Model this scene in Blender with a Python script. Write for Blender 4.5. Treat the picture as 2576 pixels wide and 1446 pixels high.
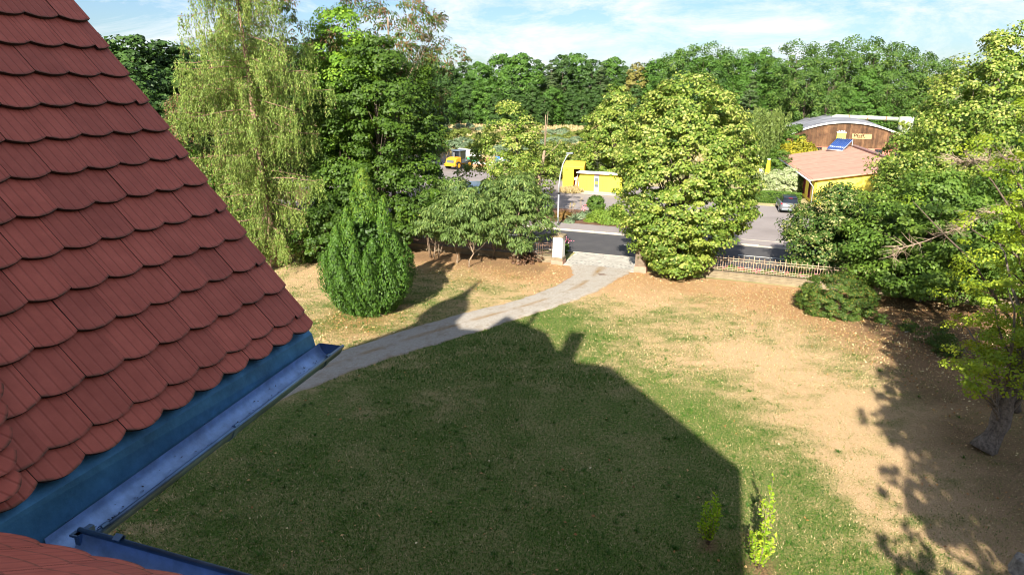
import bpy, math, random
import numpy as np
from math import radians, sin, cos, pi

# ------------------------------------------------------------------ camera, sky, sun, exposure
for o in list(bpy.data.objects): bpy.data.objects.remove(o)
scene = bpy.context.scene
COL = scene.collection
H = 12.0                                   # eye height above the lawn
PITCH = math.atan((723 - 207) / 1717.0)
ROLL = radians(0.55)
cam_d = bpy.data.cameras.new("camera"); cam = bpy.data.objects.new("camera", cam_d); COL.objects.link(cam)
cam.location = (0, 0, H)
F_ = np.array([0, cos(PITCH), -sin(PITCH)]); U0 = np.array([0, sin(PITCH), cos(PITCH)]); R0 = np.array([1., 0, 0])
R_ = R0 * cos(ROLL) + U0 * sin(ROLL); U_ = U0 * cos(ROLL) - R0 * sin(ROLL)
from mathutils import Matrix, Vector
cam.matrix_world = Matrix(((R_[0], U_[0], -F_[0], 0), (R_[1], U_[1], -F_[1], 0), (R_[2], U_[2], -F_[2], H), (0, 0, 0, 1)))
cam_d.lens = 24.0; cam_d.sensor_width = 36.0; cam_d.clip_start = 0.05; cam_d.clip_end = 3000
cam_d.dof.use_dof = True; cam_d.dof.focus_distance = 30; cam_d.dof.aperture_fstop = 9.0
scene.camera = cam

SUN_AZ = radians(14.5)                     # compass heading the light travels towards (from +Y to +X)
SUN_EL = radians(30.0)
world = bpy.data.worlds.new("World"); scene.world = world; world.use_nodes = True
wn = world.node_tree.nodes; wl = world.node_tree.links; wn.clear()
wo = wn.new('ShaderNodeOutputWorld'); bg = wn.new('ShaderNodeBackground'); bg.inputs[1].default_value = 0.0455
sky = wn.new('ShaderNodeTexSky'); sky.sky_type = 'NISHITA'; sky.sun_disc = False
sky.sun_elevation = SUN_EL; sky.sun_rotation = SUN_AZ + pi; sky.air_density = 1.0; sky.dust_density = 0.6; sky.ozone_density = 2.0
tc = wn.new('ShaderNodeTexCoord'); mp = wn.new('ShaderNodeMapping'); mp.inputs['Scale'].default_value = (1, 1, 3.2)
cn = wn.new('ShaderNodeTexNoise'); cn.inputs['Scale'].default_value = 4.6; cn.inputs['Detail'].default_value = 14; cn.inputs['Roughness'].default_value = 0.68
cn.inputs['Distortion'].default_value = 0.35
cr = wn.new('ShaderNodeValToRGB'); cr.color_ramp.elements[0].position = 0.45; cr.color_ramp.elements[1].position = 0.60
cr.color_ramp.elements[0].color = (0, 0, 0, 1); cr.color_ramp.elements[1].color = (1, 1, 1, 1)
mx = wn.new('ShaderNodeMixRGB'); mx.inputs[2].default_value = (8.6, 8.9, 9.4, 1)
mul = wn.new('ShaderNodeMath'); mul.operation = 'MULTIPLY'; mul.inputs[1].default_value = 0.85
wl.new(tc.outputs['Generated'], mp.inputs[0]); wl.new(mp.outputs[0], cn.inputs['Vector']); wl.new(cn.outputs['Fac'], cr.inputs[0])
wl.new(cr.outputs[0], mul.inputs[0]); wl.new(mul.outputs[0], mx.inputs[0]); skm = wn.new('ShaderNodeMixRGB'); skm.blend_type = 'MULTIPLY'; skm.inputs[0].default_value = 1; skm.inputs[2].default_value = (.80, .93, 1.12, 1); wl.new(sky.outputs[0], skm.inputs[1]); wl.new(skm.outputs[0], mx.inputs[1])
wl.new(mx.outputs[0], bg.inputs[0]); wl.new(bg.outputs[0], wo.inputs[0])

sd = bpy.data.lights.new("sun", 'SUN'); sd.energy = 5.0; sd.angle = radians(0.55); sd.color = (1.0, 0.93, 0.80)
sun = bpy.data.objects.new("sun", sd); COL.objects.link(sun); sun.location = (0, -30, 60)
sun.rotation_euler = Vector((sin(SUN_AZ) * cos(SUN_EL), cos(SUN_AZ) * cos(SUN_EL), -sin(SUN_EL))).to_track_quat('-Z', 'Y').to_euler()
vs = scene.view_settings; vs.view_transform = 'Standard'; vs.look = 'None'; vs.exposure = 1.46; vs.gamma = 1.0; vs.use_curve_mapping = False
scene.render.engine = 'CYCLES'
scene.cycles.filter_width = 1.0; scene.cycles.max_bounces = 6; scene.cycles.transparent_max_bounces = 8

# ------------------------------------------------------------------ frames
def ray(u, v): return F_ + R_ * (u - 1288) / 1717. - U_ * (v - 723) / 1717.
def G(u, v, z=0.0):
    d = ray(u, v); t = (z - H) / d[2]; return np.array([d[0] * t, d[1] * t, z])
RD = np.array([.938, -.347]); RN = np.array([.347, .938])       # road frame: q along the road, s away from the house
def QS(q, s, z=0.0):
    p = RD * q + RN * s; return (p[0], p[1], z)
def qs(x, y): return x * RD[0] + y * RD[1], x * RN[0] + y * RN[1]
HA = radians(16.2)                                              # house frame: a forwards, b to the right
EA = np.array([sin(HA), cos(HA), 0]); EB = np.array([cos(HA), -sin(HA), 0]); EZ = np.array([0, 0, 1.])
def HB(b, a, z): return EB * b + EA * a + EZ * z

# ------------------------------------------------------------------ noise for colour patches
def vnoise(x, y, sc, seed=0):
    x = np.asarray(x, float) / sc + seed * 17.3; y = np.asarray(y, float) / sc + seed * 9.1
    xi = np.floor(x).astype(np.int64); yi = np.floor(y).astype(np.int64); fx = x - xi; fy = y - yi
    fx = fx * fx * (3 - 2 * fx); fy = fy * fy * (3 - 2 * fy)
    def h(i, j):
        n = (i * 374761393 + j * 668265263 + seed * 1274126177) & 0x7fffffff
        n = (n ^ (n >> 13)) * 1274126177 & 0x7fffffff
        return ((n ^ (n >> 16)) & 0xffff) / 65535.
    return (h(xi, yi) * (1 - fx) + h(xi + 1, yi) * fx) * (1 - fy) + (h(xi, yi + 1) * (1 - fx) + h(xi + 1, yi + 1) * fx) * fy
def fbm(x, y, sc, seed=0, o=4):
    r = 0; a = .5; t = 0
    for k in range(o): r = r + a * vnoise(x, y, sc / 2 ** k, seed + k); t += a; a *= .5
    return r / t

# ------------------------------------------------------------------ materials
MATS = {}
def nodes(m): return m.node_tree.nodes, m.node_tree.links
def mat(name, col, rough=0.7, metal=0.0, var=0.12, vscale=3.0, bump=0.0, bscale=40.0, col2=None, spec=0.4, dirt=0.0, objvar=0.0, emit=None):
    if name in MATS: return MATS[name]
    m = bpy.data.materials.new(name); m.use_nodes = True; n, l = nodes(m); b = n['Principled BSDF']
    b.inputs['Roughness'].default_value = rough; b.inputs['Metallic'].default_value = metal; b.inputs['Specular IOR Level'].default_value = spec
    t = n.new('ShaderNodeTexCoord'); no = n.new('ShaderNodeTexNoise'); no.inputs['Scale'].default_value = vscale; no.inputs['Detail'].default_value = 8
    no.inputs['Roughness'].default_value = .65
    l.new(t.outputs['Object'], no.inputs['Vector'])
    r = n.new('ShaderNodeValToRGB'); c2 = col2 or tuple(min(1, c * (1 + var)) for c in col); c1 = col if col2 else tuple(c * (1 - var) for c in col)
    r.color_ramp.elements[0].position = .32; r.color_ramp.elements[1].position = .68
    r.color_ramp.elements[0].color = (*c1, 1); r.color_ramp.elements[1].color = (*c2, 1)
    l.new(no.outputs['Fac'], r.inputs[0]); out = r.outputs[0]
    if dirt:
        n2 = n.new('ShaderNodeTexNoise'); n2.inputs['Scale'].default_value = vscale * .35; n2.inputs['Detail'].default_value = 10; l.new(t.outputs['Object'], n2.inputs['Vector'])
        rr = n.new('ShaderNodeValToRGB'); rr.color_ramp.elements[0].position = .5; rr.color_ramp.elements[1].position = .75; l.new(n2.outputs['Fac'], rr.inputs[0])
        mm = n.new('ShaderNodeMath'); mm.operation = 'MULTIPLY'; mm.inputs[1].default_value = dirt; l.new(rr.outputs[0], mm.inputs[0])
        mi = n.new('ShaderNodeMixRGB'); mi.inputs[2].default_value = (.06, .05, .04, 1); l.new(mm.outputs[0], mi.inputs[0]); l.new(out, mi.inputs[1]); out = mi.outputs[0]
    if objvar:
        oi = n.new('ShaderNodeObjectInfo'); hv = n.new('ShaderNodeHueSaturation'); mr = n.new('ShaderNodeMapRange')
        mr.inputs[3].default_value = 1 - objvar; mr.inputs[4].default_value = 1 + objvar; l.new(oi.outputs['Random'], mr.inputs[0]); l.new(mr.outputs[0], hv.inputs['Value']); l.new(out, hv.inputs['Color']); out = hv.outputs[0]
    l.new(out, b.inputs['Base Color'])
    if bump:
        n3 = n.new('ShaderNodeTexNoise'); n3.inputs['Scale'].default_value = bscale; n3.inputs['Detail'].default_value = 6; l.new(t.outputs['Object'], n3.inputs['Vector'])
        bp = n.new('ShaderNodeBump'); bp.inputs['Strength'].default_value = bump; bp.inputs['Distance'].default_value = .02; l.new(n3.outputs['Fac'], bp.inputs['Height']); l.new(bp.outputs[0], b.inputs['Normal'])
    if emit: b.inputs['Emission Color'].default_value = (*emit, 1)
    MATS[name] = m; return m

def leafmat(name, cols, trans=0.28, rough=.55, spec=.35, gm=(1.75, 1.35, 1.0)):
    """cols: list of (position, colour) read by the per-leaf 'tint' value"""
    cols = [(p, (min(.9, c[0] * gm[0]), min(.9, c[1] * gm[1]), min(.9, c[2] * gm[2])) if c[1] > c[0] * 1.15 else c) for p, c in cols]
    if name in MATS: return MATS[name]
    m = bpy.data.materials.new(name); m.use_nodes = True; n, l = nodes(m); b = n['Principled BSDF']
    a = n.new('ShaderNodeAttribute'); a.attribute_name = 'tint'; r = n.new('ShaderNodeValToRGB'); el = r.color_ramp.elements
    el[0].position = cols[0][0]; el[0].color = (*cols[0][1], 1); el[1].position = cols[-1][0]; el[1].color = (*cols[-1][1], 1)
    for p, c in cols[1:-1]: e = el.new(p); e.color = (*c, 1)
    l.new(a.outputs['Fac'], r.inputs[0]); l.new(r.outputs[0], b.inputs['Base Color'])
    b.inputs['Roughness'].default_value = rough; b.inputs['Specular IOR Level'].default_value = spec
    if trans:
        tr = n.new('ShaderNodeBsdfTranslucent'); ms = n.new('ShaderNodeMixShader'); ms.inputs[0].default_value = trans
        g = n.new('ShaderNodeHueSaturation'); g.inputs['Value'].default_value = 1.5; g.inputs['Saturation'].default_value = 1.1; l.new(r.outputs[0], g.inputs['Color']); l.new(g.outputs[0], tr.inputs[0])
        l.new(b.outputs[0], ms.inputs[1]); l.new(tr.outputs[0], ms.inputs[2]); l.new(ms.outputs[0], n['Material Output'].inputs[0])
    MATS[name] = m; return m

bark = mat('bark', (.10, .075, .055), .9, var=.45, vscale=6, bump=.8, bscale=18)
bark_pale = mat('bark_pale', (.26, .19, .13), .9, var=.4, vscale=5, bump=.6, bscale=20)
bark_larch = mat('bark_larch', (.27, .16, .12), .9, var=.4, vscale=4, bump=.6, bscale=20)
L_lime = leafmat('lime_leaves', [(0, (.028, .06, .008)), (.45, (.095, .165, .022)), (.62, (.16, .235, .035)), (.72, (.26, .30, .06)), (1, (.38, .40, .12))], gm=(1.15, 1.1, 1))
L_limed = leafmat('dark_lime_leaves', [(0, (.014, .042, .010)), (.55, (.038, .095, .02)), (.75, (.10, .15, .04)), (1, (.36, .36, .15))])
L_maple = leafmat('maple_leaves', [(0, (.012, .036, .006)), (.6, (.034, .088, .011)), (1, (.08, .16, .018))])
L_ash = leafmat('bright_leaves', [(0, (.025, .07, .007)), (.6, (.07, .18, .018)), (1, (.15, .28, .035))])
L_rob = leafmat('robinia_leaves', [(0, (.016, .045, .010)), (.55, (.05, .10, .022)), (.72, (.085, .135, .03)), (.8, (.14, .085, .04)), (1, (.22, .12, .06))])
L_loc = leafmat('locust_leaves', [(0, (.022, .06, .02)), (.6, (.075, .15, .05)), (.85, (.13, .22, .085)), (1, (.26, .28, .08))])
L_larch = leafmat('larch_needles', [(0, (.05, .085, .015)), (.55, (.16, .23, .05)), (.8, (.30, .36, .10)), (.84, (.14, .085, .045)), (1, (.22, .14, .08))], trans=.25, gm=(1.1, 1.1, 1))
L_yew = leafmat('yew_needles', [(0, (.012, .04, .006)), (.5, (.035, .105, .012)), (.8, (.085, .165, .02)), (1, (.19, .20, .03))], trans=.12)
L_gink = leafmat('ginkgo_leaves', [(0, (.06, .13, .012)), (.5, (.16, .28, .025)), (1, (.30, .38, .05))], trans=.35, gm=(1.4, 1.12, .9))
L_rhod = leafmat('rhododendron_leaves', [(0, (.012, .032, .008)), (.6, (.04, .095, .016)), (.85, (.10, .15, .03)), (1, (.26, .16, .05))])
L_wood = leafmat('woodland_leaves', [(0, (.014, .045, .010)), (.5, (.036, .108, .018)), (1, (.075, .175, .03))], trans=.2)
L_woodd = leafmat('dark_woodland_leaves', [(0, (.009, .028, .009)), (.5, (.022, .064, .015)), (1, (.046, .11, .024))], trans=.15)
L_woody = leafmat('olive_woodland_leaves', [(0, (.045, .06, .015)), (.5, (.12, .14, .04)), (1, (.21, .2, .08))], trans=.15)
L_woodo = leafmat('oak_leaves', [(0, (.014, .040, .009)), (.5, (.036, .098, .019)), (.8, (.072, .14, .03)), (1, (.14, .16, .04))], trans=.2)
L_will = leafmat('willow_leaves', [(0, (.06, .10, .02)), (.6, (.15, .20, .05)), (1, (.25, .29, .09))], gm=(1.05, 1.1, 1))
L_con = leafmat('conifer_needles', [(0, (.010, .028, .010)), (.6, (.028, .062, .02)), (1, (.055, .10, .032))], trans=.05)
L_blue = leafmat('blue_spruce_needles', [(0, (.06, .10, .09)), (.6, (.16, .22, .20)), (1, (.30, .36, .33))], trans=.05)
L_yel = leafmat('yellow_shrub_leaves', [(0, (.10, .13, .01)), (.5, (.28, .27, .02)), (1, (.48, .38, .03))], gm=(1, 1, 1))
L_var = leafmat('variegated_leaves', [(0, (.09, .15, .05)), (.45, (.26, .31, .15)), (1, (.62, .62, .44))], trans=.15, gm=(1.1, 1.1, 1))
L_hed = leafmat('hedge_leaves', [(0, (.016, .05, .010)), (.6, (.05, .12, .02)), (1, (.10, .19, .035))])
L_jun = leafmat('juniper_leaves', [(0, (.06, .12, .012)), (.6, (.16, .24, .025)), (1, (.30, .34, .05))], trans=.1, gm=(.95, 1.0, 1))
L_grn = leafmat('shrub_leaves', [(0, (.03, .07, .015)), (.6, (.09, .15, .035)), (1, (.2, .24, .09))])
L_shr = leafmat('young_shrub_leaves', [(0, (.13, .25, .015)), (.5, (.29, .41, .025)), (1, (.52, .55, .06))], trans=.4, gm=(.95, 1.0, 1))
L_gry = leafmat('grey_green_leaves', [(0, (.08, .13, .07)), (.6, (.20, .27, .15)), (1, (.36, .40, .27))], gm=(1, 1, 1))
L_gra = leafmat('grass_blades', [(0, (.018, .065, .006)), (.35, (.06, .15, .014)), (.55, (.20, .20, .055)), (.8, (.50, .37, .18)), (1, (.75, .60, .36))], trans=.25, gm=(1.1, 1.1, 1))
L_hay = leafmat('dry_grass', [(0, (.12, .16, .04)), (.4, (.34, .27, .12)), (1, (.55, .43, .24))], trans=.25)
L_lit = leafmat('fallen_leaf', [(0, (.16, .07, .025)), (.4, (.40, .17, .05)), (.7, (.62, .40, .16)), (1, (.85, .72, .42))], trans=.1)
L_flow = leafmat('flower_petals', [(0, (.75, .12, .25)), (.5, (.8, .3, .4)), (.6, (.8, .05, .03)), (1, (.85, .75, .8))], trans=.2)

# ------------------------------------------------------------------ object helpers
def tag(o, label=None, cat=None, group=None, kind=None):
    if label: o['label'] = label
    if cat: o['category'] = cat
    if group: o['group'] = group
    if kind: o['kind'] = kind
    return o
def thing(name, label, cat, loc=(0, 0, 0), rz=0, group=None):
    o = bpy.data.objects.new(name, None); COL.objects.link(o); o.location = loc; o.rotation_euler = (0, 0, rz); o.empty_display_size = .1
    return tag(o, label, cat, group)
def link(name, me, parent=None, loc=None, rot=None):
    o = bpy.data.objects.new(name, me); COL.objects.link(o)
    if parent: o.parent = parent
    if loc is not None: o.location = loc
    if rot is not None: o.rotation_euler = rot
    return o
def npmesh(name, V, Fc, mats, tint=None, nper=4, smooth=False, fmat=None):
    """V (n,3), Fc (m,nper)"""
    V = np.asarray(V, np.float32); Fc = np.asarray(Fc, np.int32)
    me = bpy.data.meshes.new(name); me.vertices.add(len(V)); me.vertices.foreach_set('co', V.ravel())
    me.loops.add(Fc.size); me.loops.foreach_set('vertex_index', Fc.ravel())
    me.polygons.add(len(Fc)); me.polygons.foreach_set('loop_start', np.arange(0, Fc.size, nper, dtype=np.int32))
    me.update(calc_edges=True)
    if tint is not None:
        a = me.attributes.new('tint', 'FLOAT', 'POINT'); a.data.foreach_set('value', np.asarray(tint, np.float32).ravel())
    if fmat is not None: me.polygons.foreach_set('material_index', np.asarray(fmat, np.int32))
    if smooth: me.polygons.foreach_set('use_smooth', np.ones(len(Fc), bool))
    for m in (mats if isinstance(mats, (list, tuple)) else [mats]): me.materials.append(m)
    return me

class MB:
    """small mesh builder: boxes, prisms, tubes"""
    def __init__(s): s.v = []; s.f = []; s.m = []; s.cur = 0; s.sm = []
    def mi(s, i): s.cur = i; return s
    def add(s, vs, fs, smooth=False):
        o = len(s.v); s.v += [tuple(map(float, p)) for p in vs]
        for f in fs: s.f.append([o + i for i in f]); s.m.append(s.cur); s.sm.append(smooth)
        return s
    def box(s, x0, x1, y0, y1, z0, z1, T=None):
        P = [(x, y, z) for z in (z0, z1) for (x, y) in ((x0, y0), (x1, y0), (x1, y1), (x0, y1))]
        if T: P = [T(*p) for p in P]
        return s.add(P, [(3, 2, 1, 0), (4, 5, 6, 7), (0, 1, 5, 4), (1, 2, 6, 5), (2, 3, 7, 6), (3, 0, 4, 7)])
    def prism(s, pts, z0, z1, T=None, cap=True):
        n = len(pts); P = [(x, y, z0) for x, y in pts] + [(x, y, z1) for x, y in pts]
        if T: P = [T(*p) for p in P]
        F = [(i, (i + 1) % n, n + (i + 1) % n, n + i) for i in range(n)]
        if cap: F += [tuple(range(n))[::-1], tuple(range(n, 2 * n))]
        return s.add(P, F)
    def tube(s, pts, rad, n=6, cap=True):
        pts = [np.asarray(p, float) for p in pts]; rad = rad if hasattr(rad, '__len__') else [rad] * len(pts)
        V = []; up = np.array([0.31, .2, .93])
        for i, p in enumerate(pts):
            d = pts[min(i + 1, len(pts) - 1)] - pts[max(i - 1, 0)]; d = d / (np.linalg.norm(d) + 1e-9)
            a = np.cross(d, up); 
            if np.linalg.norm(a) < .1: a = np.cross(d, [1, 0, 0.])
            a /= np.linalg.norm(a); b = np.cross(d, a)
            for k in range(n): t = 2 * pi * k / n; V.append(p + rad[i] * (a * cos(t) + b * sin(t)))
        F = [(i * n + k, i * n + (k + 1) % n, (i + 1) * n + (k + 1) % n, (i + 1) * n + k) for i in range(len(pts) - 1) for k in range(n)]
        s.add(V, F, True)
        if cap: s.add([], []); o = len(s.v) - len(V); s.f.append([o + k for k in range(n)][::-1]); s.m.append(s.cur); s.sm.append(False); s.f.append([o + (len(pts) - 1) * n + k for k in range(n)]); s.m.append(s.cur); s.sm.append(False)
        return s
    def disc(s, c, r, axis, n=14, w=.1):
        c = np.asarray(c, float); ax = np.asarray(axis, float); return s.tube([c - ax * w / 2, c + ax * w / 2], [r, r], n)
    def mesh(s, name, mats):
        me = bpy.data.meshes.new(name); me.from_pydata(s.v, [], s.f); me.polygons.foreach_set('material_index', s.m); me.polygons.foreach_set('use_smooth', s.sm)
        for m in (mats if isinstance(mats, (list, tuple)) else [mats]): me.materials.append(m)
        return me
    def build(s, name, mats, parent=None, loc=None, rot=None, bevel=0):
        o = link(name, s.mesh(name, mats), parent, loc, rot)
        if bevel: md = o.modifiers.new('bevel', 'BEVEL'); md.width = bevel; md.segments = 2; md.limit_method = 'ANGLE'
        return o

def copy_tree(o, loc=None, rz=None, sc=None, label=None, parent=None):
    c = o.copy(); COL.objects.link(c); c.parent = parent
    if loc is not None: c.location = loc
    if rz is not None: c.rotation_euler = (0, 0, rz)
    if sc is not None: c.scale = sc
    if label: c['label'] = label
    for ch in o.children: copy_tree(ch, parent=c)
    return c

# ------------------------------------------------------------------ foliage
def norm(a): return a / (np.linalg.norm(a, axis=1, keepdims=True) + 1e-9)
def leafquads(P, N, size, aspect, rng, T=None, fold=.18, droop=0.0):
    n = len(P)
    if T is None: T = rng.normal(size=(n, 3))
    T = T - N * (T * N).sum(1, keepdims=True); T = norm(T); B = np.cross(N, T)
    L = size * rng.uniform(.7, 1.3, n)[:, None] * .5; W = L / aspect
    tip = P + T * L; tip[:, 2] -= droop * L[:, 0]
    V = np.stack([P - T * L, P + B * W + N * (W * fold), tip, P - B * W + N * (W * fold)], 1).reshape(-1, 3)
    return V, np.arange(4 * n).reshape(-1, 4)
def crown(rng, prof, z0, z1, R, npuff, nleaf, pr, size, aspect=1.25, flat=.62, inner=.5, accent=0.0, cx=0, cy=0, lob=.14, droopT=False, squash=1.0, tintbase=.4, topaccent=.5, outw=.4, droop=0, lean=(0, 0)):
    """prof: list of (height fraction, radius fraction). Foliage in many separate puffs on the branch ends."""
    ph, pf = zip(*prof); nleaf = int(nleaf * 1.2); size = size * .85
    zs = rng.uniform(0, 1, npuff * 6); w = np.interp(zs, ph, pf); keep = rng.uniform(0, max(w), npuff * 6) < w; zs = zs[keep][:npuff]; npuff = len(zs)
    ang = rng.uniform(0, 2 * pi, npuff); er = np.interp(zs, ph, pf) * R
    k = rng.uniform(0, 6.28, 6)
    er = er * (1 + lob * (np.sin(2 * ang + k[0]) * .4 + np.sin(3 * ang + 5 * zs + k[1]) * .7 + np.sin(5 * ang - 9 * zs + k[2]) * .6 + .5 * np.sin(17 * zs + k[3] + 2 * ang)))
    u = rng.uniform(0, 1, npuff); rr = np.where(u < inner, rng.uniform(.25, .85, npuff), rng.uniform(.84, 1.04, npuff))
    C = np.stack([cx + lean[0] * zs + er * rr * np.cos(ang), cy + lean[1] * zs + er * rr * np.sin(ang) * squash, z0 + (z1 - z0) * zs], 1)
    prs = pr * rng.uniform(.55, 1.35, npuff)
    idx = np.repeat(np.arange(npuff), nleaf); n = len(idx)
    D = norm(rng.normal(size=(n, 3))); out = np.stack([np.cos(ang), np.sin(ang), np.zeros(npuff)], 1)[idx]
    D = norm(D + out * .35 + np.array([0, 0, .25]))
    rad = prs[idx] * rng.uniform(.25, 1, n) ** .5
    P = C[idx] + D * rad[:, None] * np.array([1, 1, flat])
    N = norm(D * .75 + out * outw + np.array([0, 0, .55]) + rng.normal(size=(n, 3)) * .38)
    T = None
    if droopT: T = norm(D * .8 + out * .3 + np.array([0, 0, -.35]) + rng.normal(size=(n, 3)) * .25)
    V, F = leafquads(P, N, size, aspect, rng, T, droop=droop)
    t = tintbase + rng.normal(0, .10, n) + (rng.normal(0, .09, npuff))[idx]
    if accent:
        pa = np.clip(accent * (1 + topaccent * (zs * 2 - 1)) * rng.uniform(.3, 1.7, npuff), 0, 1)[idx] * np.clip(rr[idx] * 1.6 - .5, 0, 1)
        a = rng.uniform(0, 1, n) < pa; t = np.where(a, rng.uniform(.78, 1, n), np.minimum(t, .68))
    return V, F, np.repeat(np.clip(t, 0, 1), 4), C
def merge(parts):
    Vs = []; Fs = []; Ts = []; o = 0
    for V, F, t in parts: Vs.append(V); Fs.append(F + o); Ts.append(t); o += len(V)
    return np.concatenate(Vs), np.concatenate(Fs), np.concatenate(Ts)
def trunk_mb(rng, base_r, h, lean=(0, 0), limbs=None, wob=.12, top=.25, n=8, flare=1.5, limb_r=.35, start=(0, 0)):
    mb = MB(); k = 9; pts = []; rs = []
    for i in range(k + 1):
        t = i / k; pts.append(np.array([start[0] + lean[0] * t + wob * rng.normal() * (0 < i), start[1] + lean[1] * t + wob * rng.normal() * (0 < i), h * t]))
        rs.append(base_r * ((1 - t) * (1 - top) + top) * (flare if i == 0 else 1))
    pts.insert(1, pts[0] + (pts[1] - pts[0]) * .25); rs.insert(1, base_r * 1.08)
    mb.tube(pts, rs, n)
    if limbs is not None:
        for c in limbs:
            f = np.clip((c[2] / h) * rng.uniform(.35, .8), .1, .95); j = f * k; i = int(j); a = pts[i + 1]; 
            r0 = base_r * (1 - f * .8) * limb_r; m1 = a + (c - a) * .5 + np.array([0, 0, .06 * np.linalg.norm(c - a)]) + rng.normal(size=3) * .12
            r0 = min(r0, .075); mb.tube([a, a + (m1 - a) * .5 + rng.normal(size=3) * .06, m1, m1 + (c - m1) * .5 + rng.normal(size=3) * .1, c], [r0, r0 * .8, r0 * .6, r0 * .4, r0 * .15], 5)
    return mb
def tree(name, label, cat, base, prof, z0, z1, R, npuff, nleaf, pr, size, lm, bm=None, seed=1, tr=.2, th=None, nl=14, group=None, extra=None, tlean=(0, 0), trunkname='trunk', crownname='crown', flare=1.5, **kw):
    rng = np.random.default_rng(seed)
    root = thing(name, label, cat, (base[0], base[1], 0), group=group)
    V, F, t, C = crown(rng, prof, z0, z1, R, npuff, nleaf, pr, size, **kw)
    ps = [(V, F, t)]
    for ex in (extra or []):
        a = dict(kw); a.update(ex); pf = a.pop('prof', prof); V, F, t, C2 = crown(rng, pf, a.pop('z0', z0), a.pop('z1', z1), a.pop('R', R), a.pop('npuff', npuff), a.pop('nleaf', nleaf), a.pop('pr', pr), a.pop('size', size), **a)
        ps.append((V, F, t)); C = np.concatenate([C, C2])
    V, F, t = merge(ps)
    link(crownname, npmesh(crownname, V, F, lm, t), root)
    sel = C[rng.choice(len(C), min(nl, len(C)), replace=False)]
    if tr: trunk_mb(rng, tr, th or z1 * .8, tlean, sel, flare=flare).build(trunkname, bm or bark, root)
    return root

ROUND = [(0, .35), (.12, .8), (.35, 1), (.6, .92), (.8, .68), (.93, .38), (1, .1)]
EGG = [(0, .3), (.1, .7), (.3, 1), (.5, .97), (.7, .78), (.85, .52), (.95, .28), (1, .06)]
CONE = [(0, .75), (.1, 1), (.4, .72), (.7, .4), (.9, .15), (1, .03)]
DOME = [(0, .9), (.25, 1), (.6, .88), (.85, .55), (1, .12)]

# ================================================================== GROUND
def greenness(x, y):
    """1 = green grass, 0 = scorched grass; patches as they lie on the lawn, boosted near the house to deepen its shadow"""
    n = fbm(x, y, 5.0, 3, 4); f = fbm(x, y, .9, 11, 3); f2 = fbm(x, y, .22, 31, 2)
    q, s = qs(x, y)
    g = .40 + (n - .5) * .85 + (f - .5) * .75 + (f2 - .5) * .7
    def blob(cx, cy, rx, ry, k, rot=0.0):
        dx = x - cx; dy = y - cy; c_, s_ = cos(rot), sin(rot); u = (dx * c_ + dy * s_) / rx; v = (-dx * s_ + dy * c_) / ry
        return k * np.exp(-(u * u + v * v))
    g = g + blob(-1, 19, 10, 9, .85) + blob(3, 17, 4, 7, .3) + blob(8.4, 16.5, 2.2, 5, .22) + blob(3.7, 31, 3.5, 4.5, .28) + blob(-4, 27, 6, 2.0, .45, .7) + blob(1.5, 34, 5, 1.2, .3, .75) + blob(12.5, 38, 2, .8, .5) + blob(17, 40.5, 1.4, .6, .5)  # first blobs make the grass greener and darker inside the house shadow
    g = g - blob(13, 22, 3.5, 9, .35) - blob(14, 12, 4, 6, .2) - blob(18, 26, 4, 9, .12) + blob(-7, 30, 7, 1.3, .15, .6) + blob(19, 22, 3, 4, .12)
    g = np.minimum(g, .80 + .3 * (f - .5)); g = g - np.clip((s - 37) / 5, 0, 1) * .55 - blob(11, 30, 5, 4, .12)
    return np.clip(g, 0, 1)
def litter(x, y):
    q, s = qs(x, y); d = np.clip((s - 35) / 6, 0, 1) * .8
    d = d + np.exp(-((x - 20) ** 2 + (y - 34) ** 2) / 30.) * 1.0 + np.exp(-((x - 21) ** 2 + (y - 27) ** 2) / 40.) * .5 + np.exp(-((x + 8) ** 2 + (y - 34) ** 2) / 12.) * .9 + .5 * np.exp(-((x - 2) ** 2 + (y - 44) ** 2) / 20.)
    return np.clip(d + (fbm(x, y, 2.5, 7, 3) - .5) * .6, 0, 1)

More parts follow.
